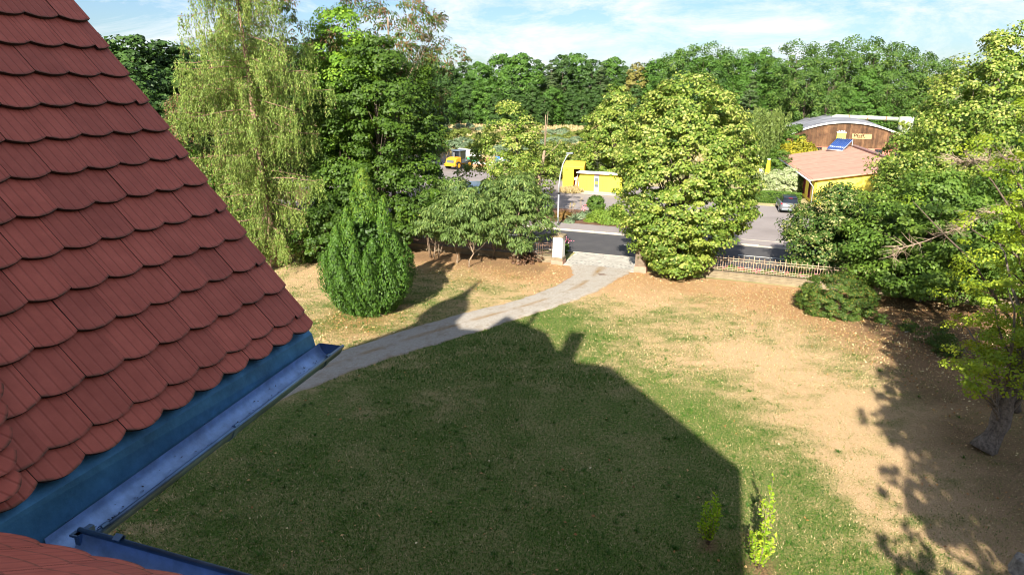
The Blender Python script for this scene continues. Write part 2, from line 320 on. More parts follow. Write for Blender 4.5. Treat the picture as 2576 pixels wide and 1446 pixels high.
def ground_mat(name, kind):
    m = bpy.data.materials.new(name); m.use_nodes = True; n, l = nodes(m); b = n['Principled BSDF']; b.inputs['Roughness'].default_value = .95; b.inputs['Specular IOR Level'].default_value = .15
    g = n.new('ShaderNodeNewGeometry')
    def noise(sc, det=8, rough=.6):
        t = n.new('ShaderNodeTexNoise'); t.inputs['Scale'].default_value = sc; t.inputs['Detail'].default_value = det; t.inputs['Roughness'].default_value = rough; l.new(g.outputs['Position'], t.inputs['Vector']); return t.outputs['Fac']
    def mixc(fac, a, c):
        t = n.new('ShaderNodeMixRGB')
        for i, v in ((0, fac), (1, a), (2, c)):
            if isinstance(v, tuple): t.inputs[i].default_value = (*v, 1)
            elif isinstance(v, (int, float)): t.inputs[i].default_value = v
            else: l.new(v, t.inputs[i])
        return t.outputs[0]
    def ramp(f, a, c, p=.35, q=.65):
        r = n.new('ShaderNodeValToRGB'); r.color_ramp.elements[0].position = p; r.color_ramp.elements[1].position = q; r.color_ramp.elements[0].color = (*a, 1); r.color_ramp.elements[1].color = (*c, 1); l.new(f, r.inputs[0]); return r.outputs[0]
    def att(nm): a = n.new('ShaderNodeAttribute'); a.attribute_name = nm; return a.outputs['Fac']
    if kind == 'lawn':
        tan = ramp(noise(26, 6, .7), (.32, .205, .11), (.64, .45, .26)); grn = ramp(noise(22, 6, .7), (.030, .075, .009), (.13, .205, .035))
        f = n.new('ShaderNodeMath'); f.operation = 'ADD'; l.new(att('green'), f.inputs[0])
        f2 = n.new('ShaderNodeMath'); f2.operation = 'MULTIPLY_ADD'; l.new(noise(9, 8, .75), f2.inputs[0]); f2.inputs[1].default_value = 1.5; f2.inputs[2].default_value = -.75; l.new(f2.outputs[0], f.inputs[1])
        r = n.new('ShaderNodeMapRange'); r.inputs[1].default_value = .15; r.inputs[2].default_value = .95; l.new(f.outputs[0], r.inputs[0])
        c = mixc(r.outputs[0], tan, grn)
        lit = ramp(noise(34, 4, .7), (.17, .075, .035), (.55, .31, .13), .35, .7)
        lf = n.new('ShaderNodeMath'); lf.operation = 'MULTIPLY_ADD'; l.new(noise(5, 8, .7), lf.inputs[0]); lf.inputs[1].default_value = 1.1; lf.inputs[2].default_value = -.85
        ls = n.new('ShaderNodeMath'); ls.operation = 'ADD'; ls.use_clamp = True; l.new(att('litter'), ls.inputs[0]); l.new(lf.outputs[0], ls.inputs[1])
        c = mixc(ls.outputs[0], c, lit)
        soil = mixc(att('soil'), c, ramp(noise(18, 6), (.07, .040, .022), (.30, .185, .10))); c = soil  # soil brown, on the right also standing in for tree shade
        bs, bd, bsc = .9, .05, 30
    elif kind == 'meadow':
        c = mixc(ramp(noise(.05, 8), (0, 0, 0), (1, 1, 1), .4, .6), ramp(noise(1.5, 8), (.09, .13, .035), (.18, .22, .06)), ramp(noise(1.8, 8), (.36, .29, .14), (.52, .42, .24)))
        bs, bd, bsc = .5, .1, 8
    elif kind == 'gravel':
        c = ramp(noise(60, 4, .8), (.19, .17, .145), (.60, .55, .49), .36, .64); c = mixc(ramp(noise(11, 8, .8), (0, 0, 0), (.75, .75, .75), .45, .65), c, (.27, .24, .20)); c = mixc(ramp(noise(1.3, 8, .8), (0, 0, 0), (.8, .8, .8), .5, .68), c, (.25, .19, .13))
        c = mixc(att('tint'), c, ramp(noise(14, 6, .7), (.13, .08, .035), (.40, .25, .10)))
        bs, bd, bsc = .8, .03, 70
    elif kind == 'road':
        c = ramp(noise(40, 4, .8), (.050, .048, .052), (.095, .092, .095), .3, .7); c = mixc(ramp(noise(.8, 6), (0, 0, 0), (.5, .5, .5), .45, .7), c, (.105, .10, .10)); bs, bd, bsc = .4, .01, 90; b.inputs['Roughness'].default_value = .75
    elif kind == 'yard':
        c = ramp(noise(40, 4, .8), (.22, .19, .185), (.33, .295, .285), .3, .7); c = mixc(ramp(noise(.25, 8), (0, 0, 0), (.6, .6, .6), .45, .65), c, (.19, .165, .16)); bs, bd, bsc = .4, .01, 90
    elif kind == 'soil':
        c = ramp(noise(12, 6), (.07, .038, .025), (.25, .14, .09)); bs, bd, bsc = .9, .06, 20
    n3 = n.new('ShaderNodeTexNoise'); n3.inputs['Scale'].default_value = bsc; n3.inputs['Detail'].default_value = 5; l.new(g.outputs['Position'], n3.inputs['Vector'])
    bp = n.new('ShaderNodeBump'); bp.inputs['Strength'].default_value = bs; bp.inputs['Distance'].default_value = bd; l.new(n3.outputs['Fac'], bp.inputs['Height']); l.new(bp.outputs[0], b.inputs['Normal'])
    l.new(c, b.inputs['Base Color']); return m

def poly(name, pts, z, m, kind='structure', parent=None):
    mb = MB(); mb.add([(p[0], p[1], z) for p in pts], [tuple(range(len(pts)))]); o = mb.build(name, m, parent)
    return tag(o, kind=kind) if not parent else o
meadow_m = ground_mat('meadow', 'meadow'); road_m = ground_mat('asphalt', 'road'); yard_m = ground_mat('worn_asphalt', 'yard'); gravel_m = ground_mat('gravel', 'gravel'); soil_m = ground_mat('soil', 'soil'); lawn_m = ground_mat('lawn', 'lawn')

# ground: one sheet to the horizon, with a soft bank behind the yard
def bank(x, y):
    q, s = qs(x, y)
    return 2.4 * np.exp(-((q + 27) / 9.) ** 2 - ((s - 108) / 11.) ** 2) + .0 * x
gx = np.concatenate([[-1500, -600, -250], np.arange(-120, 121, 4), [250, 600, 1500]]); gy = np.concatenate([[-600, -200], np.arange(-60, 261, 4), [400, 800, 1500, 2500]])
X, Y = np.meshgrid(gx, gy); Z = -.03 + bank(X, Y); V = np.stack([X, Y, Z], -1).reshape(-1, 3); nx = len(gx)
I = np.arange(len(V)).reshape(X.shape); Fq = np.stack([I[:-1, :-1], I[:-1, 1:], I[1:, 1:], I[1:, :-1]], -1).reshape(-1, 4)
tag(link('ground', npmesh('ground', V, Fq, meadow_m, smooth=True)), kind='structure')

# lawn sheet up to the fence
st = .31; qx = np.arange(-52, 52, st * 1.5); ss = np.arange(-25, 44.3, st)
Q, S = np.meshgrid(qx, ss); X = RD[0] * Q + RN[0] * S; Y = RD[1] * Q + RN[1] * S
Z = .05 * (fbm(X, Y, 6, 21, 2) - .5) + .018 * (fbm(X, Y, .5, 5, 2) - .5)
edge = np.clip((43.9 - S) / 2, 0, 1); Z = Z * edge
V = np.stack([X, Y, Z], -1).reshape(-1, 3); I = np.arange(len(V)).reshape(X.shape); Fq = np.stack([I[:-1, :-1], I[:-1, 1:], I[1:, 1:], I[1:, :-1]], -1).reshape(-1, 4)
lawn = npmesh('lawn', V, Fq, lawn_m, smooth=True)
def soil_shade(x, y):
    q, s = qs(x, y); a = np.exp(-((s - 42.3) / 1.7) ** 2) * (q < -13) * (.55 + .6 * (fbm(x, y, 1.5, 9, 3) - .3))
    a = a + .8 * np.exp(-((x - 21) ** 2 + (y - 34) ** 2) / 16.) + (.88 * np.clip((x * .96 - y * .279 - 7.0 - 1.6 * (fbm(x, y, 4, 41, 3) - .5)) / 2.2, 0, 1)) * (.6 + .8 * (fbm(x, y, 1.2, 42, 3) - .3))  # brown soil beyond the shadow edge, also painting in the shade of the trees
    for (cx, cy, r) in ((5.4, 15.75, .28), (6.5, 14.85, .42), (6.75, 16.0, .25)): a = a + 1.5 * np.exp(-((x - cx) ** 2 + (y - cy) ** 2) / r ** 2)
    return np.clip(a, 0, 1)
for nm, fn in (('green', greenness), ('litter', litter), ('soil', soil_shade)):
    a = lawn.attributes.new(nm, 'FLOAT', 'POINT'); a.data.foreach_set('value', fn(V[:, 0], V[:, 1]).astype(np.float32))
tag(link('lawn', lawn), kind='structure')

# gravel drive: wobbling edges, follows the picks from the photograph
up = np.array([(-22, 17.5), (-15, 23.2), (-8.1, 29.2), (-5.7, 32.0), (-2.9, 34.8), (.3, 37.4), (2.6, 40.1), (3.8, 42.6), (4.1, 45.6)])
lo = np.array([(-22, 12.5), (-15, 17.8), (-9.7, 23.3), (-6.7, 27.3), (-4.4, 29.7), (-1.7, 32.1), (1.3, 35.0), (3.7, 37.5), (5.3, 39.5), (7.0, 42.2), (8.35, 44.0)])
def resample(p, n):
    d = np.concatenate([[0], np.cumsum(np.linalg.norm(np.diff(p, axis=0), axis=1))]); t = np.linspace(0, d[-1], n)
    c = np.stack([np.interp(t, d, p[:, 0]), np.interp(t, d, p[:, 1])], 1)
    for _ in range(6): c[1:-1] = (c[:-2] + c[1:-1] * 2 + c[2:]) / 4
    return c
n = 220; A = resample(up, n); B = resample(lo, n); W = []; Tn = []; m_ = 17
for i in range(n):
    j1 = .30 * (vnoise(i * 1., 0, 4, 3) - .5) + .26 * (vnoise(i * 1., 0, 1.3, 5) - .5); j2 = .30 * (vnoise(i * 1., 9, 4, 3) - .5) + .26 * (vnoise(i * 1., 9, 1.3, 5) - .5)
    for k in range(m_):
        t = k / (m_ - 1) * (1 - j1 / 3 - j2 / 3) + j1 / 3
        p = A[i] * (1 - t) + B[i] * t; e_ = abs(t - .5)
        W.append((p[0], p[1], .02 + .022 * (1 - (2 * e_) ** 4) + .02 * (1 if k not in (0, m_ - 1) else -2)))
        Tn.append(np.clip(1.15 - abs(t - .48) / .055, 0, 1) * np.clip((vnoise(i, 0, 6, 8) - .25) * 2.2, 0, 1) * .9 + (.6 if k in (0, m_ - 1) else 0))
I = np.arange(n * m_).reshape(n, m_); Fq = np.stack([I[:-1, :-1], I[1:, :-1], I[1:, 1:], I[:-1, 1:]], -1).reshape(-1, 4)
tag(link('gravel_drive', npmesh('gravel_drive', W, Fq, gravel_m, np.array(Tn), smooth=True)), kind='structure')

# road, kerb, pavements
poly('road', [QS(-90, 47.75), QS(90, 47.75), QS(90, 54.72), QS(-90, 54.72)], .006, road_m)
poly('verge', [QS(-90, 44.3), QS(-17.0, 44.3), QS(-17.0, 47.7), QS(-90, 47.7)], .012, soil_m)
poly('pavement_near', [QS(-6, 45.4), QS(90, 45.4), QS(90, 47.7), QS(-6, 47.7)], .016, soil_m)
poly('yard', [QS(-90, 55), QS(60, 55), QS(60, 62), QS(30, 62), QS(4.5, 62), QS(4.5, 76), QS(-8, 76), QS(-8, 84), QS(-26, 84), QS(-28, 99), QS(-32, 112), QS(-70, 112), QS(-90, 100)], .004, yard_m)
conc = mat('concrete', (.40, .36, .30), .85, var=.2, vscale=4, bump=.3); wht = mat('road_paint', (.72, .72, .70), .7, var=.1, vscale=8)
kerb = MB(); kr = MB().box(0, .985, 0, .14, 0, .12).mesh('kerb_stone', conc)
kg = bpy.data.objects.new('kerb', None); COL.objects.link(kg); tag(kg, kind='structure')
ang = math.atan2(RD[1], RD[0])
for k in range(-34, 40):
    drop = .04 if 0 <= k <= 24 else .11
    o = link('kerb_stone', kr, kg, QS(k, 54.98, drop - .12 + .004), (0, 0, ang))
gut = MB()
for k in range(-170, 180): gut.box(k * .22, k * .22 + .212, 54.74, 54.97, 0, .016, lambda q, s, z: QS(q, s, z))
tag(gut.build('gutter_setts', conc), kind='stuff')
poly('pavement_far', [QS(-90, 55.13), QS(-8, 55.13), QS(-8, 57.6), QS(-90, 57.6)], .112, yard_m)
eg = MB(); eg.box(-8.0, 60, 57.15, 57.27, 0, .02, QS); tag(eg.build('edging_line', conc), kind='structure')
pl = MB()
for q0 in (-17.55, -9.85): pl.box(q0 - .0, q0 + 1.0, 51.5, 51.62, .0, .011, QS)
for q0 in np.arange(-60, 60, 5.6):
    if -18 < q0 < -3: continue
    pl.box(q0, q0 + 3.0, 51.42, 51.54, 0, .011, QS)
pl.box(-1.35, 1.6, 51.4, 51.52, 0, .012, QS)
tag(pl.build('lane_marking', wht), kind='structure')
# block paving in the gateway
cA = mat('paver_grey', (.38, .36, .32), .85, var=.22, vscale=1.7, bump=.4, bscale=30); cB = mat('paver_dark', (.21, .20, .19), .85, var=.2, vscale=2, bump=.3)
pv = MB(); rnd = random.Random(4)
for j in range(37):
    for i in range(36):
        q0 = -12.6 + .142 * 1 * i + (.07 if j % 2 else 0); s0 = 43.85 + .102 * j
        if q0 > -7.75: continue
        dk = (j in (6, 13) and i % 2 == 0)
        pv.mi(1 if dk or rnd.random() < .03 else 0); dz = rnd.uniform(-.002, .003)
        pv.box(q0 + .004, q0 + .136, s0 + .003, s0 + .097, 0, .03 + dz, QS)
tag(pv.build('block_paving', [cA, cB]), kind='stuff')
ed = MB(); ed.box(-17.0, 40, 47.64, 47.76, 0, .045, QS); ed.box(-12.9, -7.6, 43.76, 43.84, 0, .045, QS); tag(ed.build('edging_strip', conc), kind='structure')

# ================================================================== NEAR HOUSE
tile_m = bpy.data.materials.new('clay_tile'); tile_m.use_nodes = True; n, l = nodes(tile_m); b = n['Principled BSDF']; b.inputs['Roughness'].default_value = .62; b.inputs['Specular IOR Level'].default_value = .35
t = n.new('ShaderNodeTexCoord'); sx = n.new('ShaderNodeSeparateXYZ'); l.new(t.outputs['Object'], sx.inputs[0])
w = n.new('ShaderNodeMath'); w.operation = 'MULTIPLY'; w.inputs[1].default_value = 1 / .0445; l.new(sx.outputs[0], w.inputs[0])
fr = n.new('ShaderNodeMath'); fr.operation = 'PINGPONG'; fr.inputs[1].default_value = .5; l.new(w.outputs[0], fr.inputs[0])
gr = n.new('ShaderNodeMapRange'); gr.inputs[1].default_value = .37; gr.inputs[2].default_value = .48; l.new(fr.outputs[0], gr.inputs[0])
oi = n.new('ShaderNodeObjectInfo'); no = n.new('ShaderNodeTexNoise'); no.inputs['Scale'].default_value = 9; no.inputs['Detail'].default_value = 8; no.inputs['Roughness'].default_value = .7
ad = n.new('ShaderNodeVectorMath'); ad.operation = 'ADD'; l.new(t.outputs['Object'], ad.inputs[0]); l.new(oi.outputs['Location'], ad.inputs[1]); l.new(ad.outputs[0], no.inputs['Vector'])
r1 = n.new('ShaderNodeValToRGB'); r1.color_ramp.elements[0].position = .3; r1.color_ramp.elements[1].position = .72; r1.color_ramp.elements[0].color = (.47, .105, .064, 1); r1.color_ramp.elements[1].color = (.62, .155, .10, 1); l.new(no.outputs['Fac'], r1.inputs[0])
hs = n.new('ShaderNodeHueSaturation'); mr = n.new('ShaderNodeMapRange'); mr.inputs[3].default_value = .88; mr.inputs[4].default_value = 1.12; l.new(oi.outputs['Random'], mr.inputs[0]); l.new(mr.outputs[0], hs.inputs['Value']); l.new(r1.outputs[0], hs.inputs['Color'])
m1 = n.new('ShaderNodeMixRGB'); m1.inputs[2].default_value = (.27, .05, .025, 1); gm = n.new('ShaderNodeMath'); gm.operation = 'MULTIPLY'; gm.inputs[1].default_value = .34; l.new(gr.outputs[0], gm.inputs[0]); l.new(gm.outputs[0], m1.inputs[0]); l.new(hs.outputs[0], m1.inputs[1])
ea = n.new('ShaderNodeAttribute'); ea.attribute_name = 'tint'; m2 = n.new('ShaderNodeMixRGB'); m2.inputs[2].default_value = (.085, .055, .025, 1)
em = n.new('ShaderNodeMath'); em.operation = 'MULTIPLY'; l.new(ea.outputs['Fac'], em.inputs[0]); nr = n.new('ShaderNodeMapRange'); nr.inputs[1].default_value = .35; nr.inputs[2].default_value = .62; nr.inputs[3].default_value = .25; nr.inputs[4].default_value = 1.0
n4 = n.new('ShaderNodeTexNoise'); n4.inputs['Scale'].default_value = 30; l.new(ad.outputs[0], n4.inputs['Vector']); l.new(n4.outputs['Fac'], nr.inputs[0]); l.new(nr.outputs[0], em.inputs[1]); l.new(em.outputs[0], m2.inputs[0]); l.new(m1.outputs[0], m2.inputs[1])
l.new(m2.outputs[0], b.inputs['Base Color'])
bp = n.new('ShaderNodeBump'); bp.invert = True; bp.inputs['Strength'].default_value = .8; bp.inputs['Distance'].default_value = .002; l.new(gr.outputs[0], bp.inputs['Height']); l.new(bp.outputs[0], b.inputs['Normal'])
tile_edge = mat('tile_edge', (.045, .03, .02), .9, var=.5, vscale=30)
roof_plain = mat('roof_tiles_far', (.33, .08, .05), .7, var=.25, vscale=6, bump=.4, bscale=20)
plaster = mat('plaster', (.62, .56, .44), .9, var=.06, vscale=2, bump=.2, bscale=60)
zinc = mat('zinc', (.14, .24, .38), .38, metal=.75, var=.35, vscale=7, dirt=.5, bump=.08, bscale=30, spec=.5)
zinc_in = mat('zinc_gutter', (.27, .42, .68), .42, metal=.5, var=.2, vscale=16, dirt=.3, bump=.1, bscale=40)  # blue of the reflected sky is put into the zinc colour
zinc_dk = mat('zinc_apron', (.075, .235, .40), .5, metal=.5, var=.3, vscale=8, bump=.1, dirt=.3)
wood_dk = mat('dark_timber', (.09, .05, .03), .8, var=.3, vscale=8)

def tile_mesh(name, x0, x1, length=.27, depth=.022, arc=True, wfull=.18):
    """local: x along the row, y down the slope (0 at the nose), z up. nose arc is cut from a full 18 cm tile"""
    xs = np.linspace(x0, x1, 11); 
    def yn(x): return -depth * (2 * x / wfull) ** 2 if arc else 0 * x
    V = []; tint = []; th = .015
    def zz(y): return .012 + .030 * (1 + y / length)
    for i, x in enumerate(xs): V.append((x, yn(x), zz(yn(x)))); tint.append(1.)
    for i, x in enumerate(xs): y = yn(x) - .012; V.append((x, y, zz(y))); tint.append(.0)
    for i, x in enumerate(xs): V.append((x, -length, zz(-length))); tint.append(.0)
    k = len(xs); F = []; M = []
    for r in (0, 1):
        for i in range(k - 1): F.append((r * k + i, r * k + i + 1, (r + 1) * k + i + 1, (r + 1) * k + i)); M.append(0)
    o = len(V)
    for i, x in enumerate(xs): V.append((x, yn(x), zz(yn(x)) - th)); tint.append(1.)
    for i in range(k - 1): F.append((o + i, o + i + 1, i + 1, i)); M.append(1)
    # sides
    for i in (0, k - 1):
        V.append((xs[i], -length, zz(-length) - th)); tint.append(0.); j = len(V) - 1
        F.append((i, k + i, o + i, o + i) if False else (i, 2 * k + i, j, o + i)); M.append(1)
    me = bpy.data.meshes.new(name); me.from_pydata(V, [], F); me.polygons.foreach_set('material_index', M)
    a = me.attributes.new('tint', 'FLOAT', 'POINT'); a.data.foreach_set('value', tint); me.materials.append(tile_m); me.materials.append(tile_edge); return me
TW = .18; g_ = .0012
T_full = tile_mesh('tile', -TW / 2 + g_, TW / 2 - g_)
T_half = tile_mesh('tile', -TW / 2 + g_, -g_)
T_eave = tile_mesh('tile', -TW / 2 + g_, TW / 2 - g_, length=.2, depth=.03)

house = thing('near_house', 'large house in the foreground with red scalloped clay tile roof and blue grey zinc gutter', 'house')
def hpart(mb, name, m, par=None): return mb.build(name, m, par or house)
TH1 = radians(52.4); E_B, E_Z, VERGE = -2.02, 10.70, 3.05
wing = hpart(MB().add([HB(E_B - .09, .2, E_Z + .097), HB(E_B - .09, VERGE - .05, E_Z + .097), HB(-6.4, VERGE - .05, E_Z - .02 + (E_B + 6.4) * math.tan(TH1)), HB(-6.4, -5, E_Z - .02 + (E_B + 6.4) * math.tan(TH1)), HB(E_B - .09, -5, E_Z + .097)], [(0, 1, 2, 3, 4)]), 'wing_roof', roof_plain)
def place_tile(me, origin, xdir, ydown, nrm, par, name='tile', tilt=0.0, label=None):
    o = bpy.data.objects.new(name, me); COL.objects.link(o); o.parent = par
    x = Vector(xdir); y = Vector(ydown); z = Vector(nrm)
    o.matrix_local = Matrix(((x[0], y[0], z[0], origin[0]), (x[1], y[1], z[1], origin[1]), (x[2], y[2], z[2], origin[2]), (0, 0, 0, 1)))
    return o
rt = random.Random(5)
sd1 = EB * cos(TH1) - EZ * sin(TH1); nn1 = EB * sin(TH1) + EZ * cos(TH1)        # down-slope and normal of the wing roof
rows = 21
for r in range(rows):
    dist = .0 if r == 0 else .085 + .171 * (r - 1)
    for c in range(-1, 14):
        odd = r % 2
        a = VERGE - .09 - c * TW - (0 if odd == 0 else .09)
        me = T_full if r else T_eave
        if odd and c == -1: me = T_half; a = VERGE - .09
        elif c == -1: continue
        zt = E_Z + dist * sin(TH1)
        if a < 1.28 - (zt - 10.7) / .84 - .2: continue
        # columns thin out where nothing of them shows
        jr = rt.uniform(-.0025, .0025); jz = rt.uniform(-.0015, .002)
        org = HB(E_B, a, E_Z) - sd1 * (dist + jr) + nn1 * jz
        ya = rt.gauss(0, .006); xd = -EA * cos(ya) + sd1 * sin(ya) if False else EA * cos(ya) + sd1 * sin(ya); yd = sd1 * cos(ya) - EA * sin(ya)
        if np.dot(np.cross(xd, yd), nn1) < 0: xd = -xd
        if me is T_half:  # half tile ends flush with the verge
            pass
        place_tile(me, org, xd, yd, nn1, wing)
# lower main roof right under the camera
TH2 = radians(40)
sd2 = EA * cos(TH2) - EZ * sin(TH2); nn2 = EA * sin(TH2) + EZ * cos(TH2)
M_A, M_Z = 1.195, 10.70
mroof = hpart(MB().add([HB(2.3, M_A, M_Z - .02), HB(2.3, -1.3, M_Z - .02 + 2.58 * math.tan(TH2)), HB(-16, -1.3, M_Z - .02 + 2.58 * math.tan(TH2)), HB(-16, M_A, M_Z - .02)], [(0, 1, 2, 3)]), 'main_roof', roof_plain)
for r in range(8):
    dist = 0 if r == 0 else .085 + .171 * (r - 1)
    for c in range(8):
        b_ = -2.35 + c * TW + (.09 if r % 2 else 0)
        org = HB(b_, M_A, M_Z) - sd2 * dist
        place_tile(T_full if r else T_eave, org, -EB, sd2, nn2, mroof)
# swept valley tiles between the two slopes
T_val = tile_mesh('tile', -.058, .058, length=.16, depth=.026, wfull=.116)
for c in range(4):
    for r in range(7):
        hd = radians(22 + 14 * c); dn = sd1 * cos(hd) + EA * sin(hd); xd = np.cross(dn, nn1); 
        if np.dot(np.cross(xd, dn), nn1) < 0: xd = -xd
        dist = .03 + .070 * r + (.035 if c % 2 else 0)
        a = 1.335 - .075 * c + .028 * r
        place_tile(T_val, HB(E_B, a, E_Z) - sd1 * dist + nn1 * (.045 + .006 * r - .004 * c), xd, dn, nn1, wing)

# gutters
def half_gutter(name, P0, P1, out, r=.069, slope=1, mats=None, par=None):
    """P0->P1 is the centre line at rim height; out = horizontal direction of the outer rim"""
    P0 = np.array(P0); P1 = np.array(P1); out = np.array(out, float); mb = MB(); V = []; k = 14; ns = 24
    for j in range(ns + 1):
        c = P0 + (P1 - P0) * j / ns
        for i in range(k + 1):
            t = pi * i / k; V.append(c - out * cos(t) * r - EZ * sin(t) * r)
    F = [(j * (k + 1) + i, j * (k + 1) + i + 1, (j + 1) * (k + 1) + i + 1, (j + 1) * (k + 1) + i) for j in range(ns) for i in range(k)]
    mb.add(V, F, True)
    V2 = [v - (v - (P0 + (P1 - P0) * (idx // (k + 1)) / ns)) * -.03 for idx, v in enumerate(V)]
    mb.mi(1); mb.add(V2, [tuple(reversed(f)) for f in F], True)
    mb.tube([P0 + out * (r + .006), P1 + out * (r + .006)], .0095, 10)      # rolled outer bead
    return mb.build(name, [zinc_in, zinc], par or house)
g0 = HB(-1.925, 1.40, 10.555); g1 = HB(-1.925, 3.075, 10.615)
gt = half_gutter('gutter', g0, g1, EB)
dbr = np.random.default_rng(12); n_ = 240; ff = dbr.uniform(0, 1, n_) ** 1.2; th_ = dbr.normal(pi * .5, .38, n_); cc = g0 + (g1 - g0) * ff[:, None]; PD = cc - EB * (np.cos(th_) * .066)[:, None] - EZ * (np.sin(th_) * .066)[:, None]; VD, FD = leafquads(PD + EZ * .002, norm(dbr.normal(size=(n_, 3)) * .3 + [0, 0, 1]), .011, 2.2, dbr); dd_ = link('gutter_debris', npmesh('gutter_debris', VD, FD, mat('gutter_grit', (.03, .025, .02), .9, var=.5), np.zeros(len(VD))), gt); dd_['kind'] = 'stuff'
cap = MB(); pts = [g1 - EB * cos(pi * i / 14) * .071 - EZ * sin(pi * i / 14) * .071 for i in range(15)]
cap.add([p for p in pts] + [p + EA * .004 for p in pts], [tuple(range(15)), tuple(range(15, 30))[::-1]] + [(i, i + 1, 16 + i, 15 + i) for i in range(14)]); cap.build('end_cap', zinc, gt)
ap = MB(); ap.add([HB(E_B - .12, .9, E_Z + .10), HB(E_B - .12, VERGE, E_Z + .10), HB(E_B + .0, VERGE, E_Z - .025), HB(E_B + .0, .9, E_Z - .025), HB(-2.003, VERGE, 10.605), HB(-2.003, .9, 10.55), HB(-1.998, VERGE, 10.58), HB(-1.998, .9, 10.52)], [(0, 1, 2, 3), (3, 2, 4, 5), (5, 4, 6, 7)]); ap.build('apron_sheet', zinc_dk, house)
for a_ in (1.50, 2.18, 2.92):
    f = (a_ - 1.40) / 1.675; c0 = g0 + (g1 - g0) * f; k = MB()
    for i in range(15):
        t = pi * i / 14
    arc = [c0 - EB * cos(pi * i / 12) * .0765 - EZ * sin(pi * i / 12) * .0765 for i in range(13)]
    ring = arc + [c0 + EB * .085 + EZ * .012, c0 + EB * .080 + EZ * .019, c0 + EB * .062 + EZ * .010]
    V = []; F = []
    for p in ring: V += [p - EA * .014, p + EA * .014]
    for i in range(len(ring) - 1): F.append((2 * i, 2 * i + 1, 2 * i + 3, 2 * i + 2))
    k.add(V, F); ob = k.build('bracket', zinc, gt); sm = ob.modifiers.new('s', 'SOLIDIFY'); sm.thickness = .004
g2 = HB(-1.86, 1.345, 10.605); g3 = HB(1.5, 1.345, 10.45)
gt2 = half_gutter('gutter', g2, g3, EA, par=house)
tag(gt2, label='lower gutter along the roof edge at the bottom of the picture')
for b_ in (-1.70, -1.0, -.3):
    c0 = g2 + (g3 - g2) * ((b_ + 1.86) / 3.36); k = MB(); ring = [c0 - EA * cos(pi * i / 12) * .0765 - EZ * sin(pi * i / 12) * .0765 for i in range(13)] + [c0 + EA * .085 + EZ * .012, c0 + EA * .080 + EZ * .019, c0 + EA * .062 + EZ * .010]
    V = []; F = []
    for p in ring: V += [p - EB * .014, p + EB * .014]
    for i in range(len(ring) - 1): F.append((2 * i, 2 * i + 1, 2 * i + 3, 2 * i + 2))
    k.add(V, F); ob = k.build('bracket', zinc, gt2); sm = ob.modifiers.new('s', 'SOLIDIFY'); sm.thickness = .004
# inner corner box of the two gutters
cb = MB(); cb.box(-2.02, -1.86, 1.20, 1.40, 10.47, 10.49, HB); cb.box(-2.02, -2.01, 1.20, 1.40, 10.47, 10.60, HB); cb.build('gutter_corner', zinc_in, house)
st_ = MB(); st_.box(-1.862, -1.842, 1.40, 1.46, 10.535, 10.60, HB); st_.box(-1.875, -1.845, 1.395, 1.42, 10.592, 10.600, HB); st_.build('stop_plate', zinc, gt2)
# walls and roofs behind the camera: they cast the shadow on the lawn
wl_ = MB(); wl_.box(-16, 2.15, -10, .85, -.2, 10.6, HB); wl_.box(-16, 2.15, -10, -1.35, 10.6, 12.75, HB); wl_.box(-15.0, -3.4, .8, 2.2, -.2, 10.5, HB); hpart(wl_, 'wall', plaster)
hr = MB(); ez = 12.8; rz = 19.5
P = [HB(2.4, -1.2, ez), HB(2.4, -10.2, ez), HB(-16.4, -10.2, ez), HB(-16.4, -1.2, ez), HB(-2.6, -5.6, rz), HB(-11.5, -5.6, rz)]
hr.add(P, [(0, 1, 4), (1, 2, 5, 4), (2, 3, 5), (3, 0, 4, 5), (0, 3, 2, 1)]); hpart(hr, 'upper_roof', roof_plain)
sil = [(-6.4, E_Z - .02 + (E_B + 6.4) * math.tan(TH1)), (-9.0, 17.4), (-9.5, 16.0), (-10.7, 15.9), (-12.2, 17.3), (-15.6, 12.9)]
w2 = MB()
for (b0, z0), (b1, z1) in zip(sil[:-1], sil[1:]): w2.add([HB(b0, 3.0, z0), HB(b0, -5, z0), HB(b1, -5, z1), HB(b1, 3.0, z1)], [(0, 1, 2, 3)])
hpart(w2, 'rear_wing_roof', roof_plain)
gw = MB(); gw.add([HB(-3.4, 2.2, 10.3), HB(-3.4, 2.2, 12.3)] + [HB(b_, 2.2, z_ - .08) for b_, z_ in sil] + [HB(-15.2, 2.2, 10.3)], [tuple(range(9))]); hpart(gw, 'gable_wall', plaster)
tw = MB(); cx_, cy_ = -12.35, 1.0
oc = lambda r, z: [HB(cx_ + r * cos(pi / 8 + k * pi / 4), cy_ + r * sin(pi / 8 + k * pi / 4), z) for k in range(8)]
lv = [(1.0, 9), (1.0, 17.6), (1.25, 17.8), (1.15, 18.6), (.85, 19.3), (.4, 19.9), (.22, 20.6), (.05, 22.2)]
V = []; 
for r, z in lv: V += oc(r, z)
tw.add(V, [(j * 8 + k, j * 8 + (k + 1) % 8, (j + 1) * 8 + (k + 1) % 8, (j + 1) * 8 + k) for j in range(len(lv) - 1) for k in range(8)]); hpart(tw, 'turret', roof_plain)
brick_m = mat('brick_plain', (.32, .13, .08), .9, var=.2, vscale=10)
hpart(MB().box(-5.15, -4.3, -4.4, -3.6, 17, 20.5, HB), 'chimney', brick_m)
hpart(MB().box(-7.62, -7.36, -.2, .1, 16.5, 19.8, HB), 'chimney', brick_m)

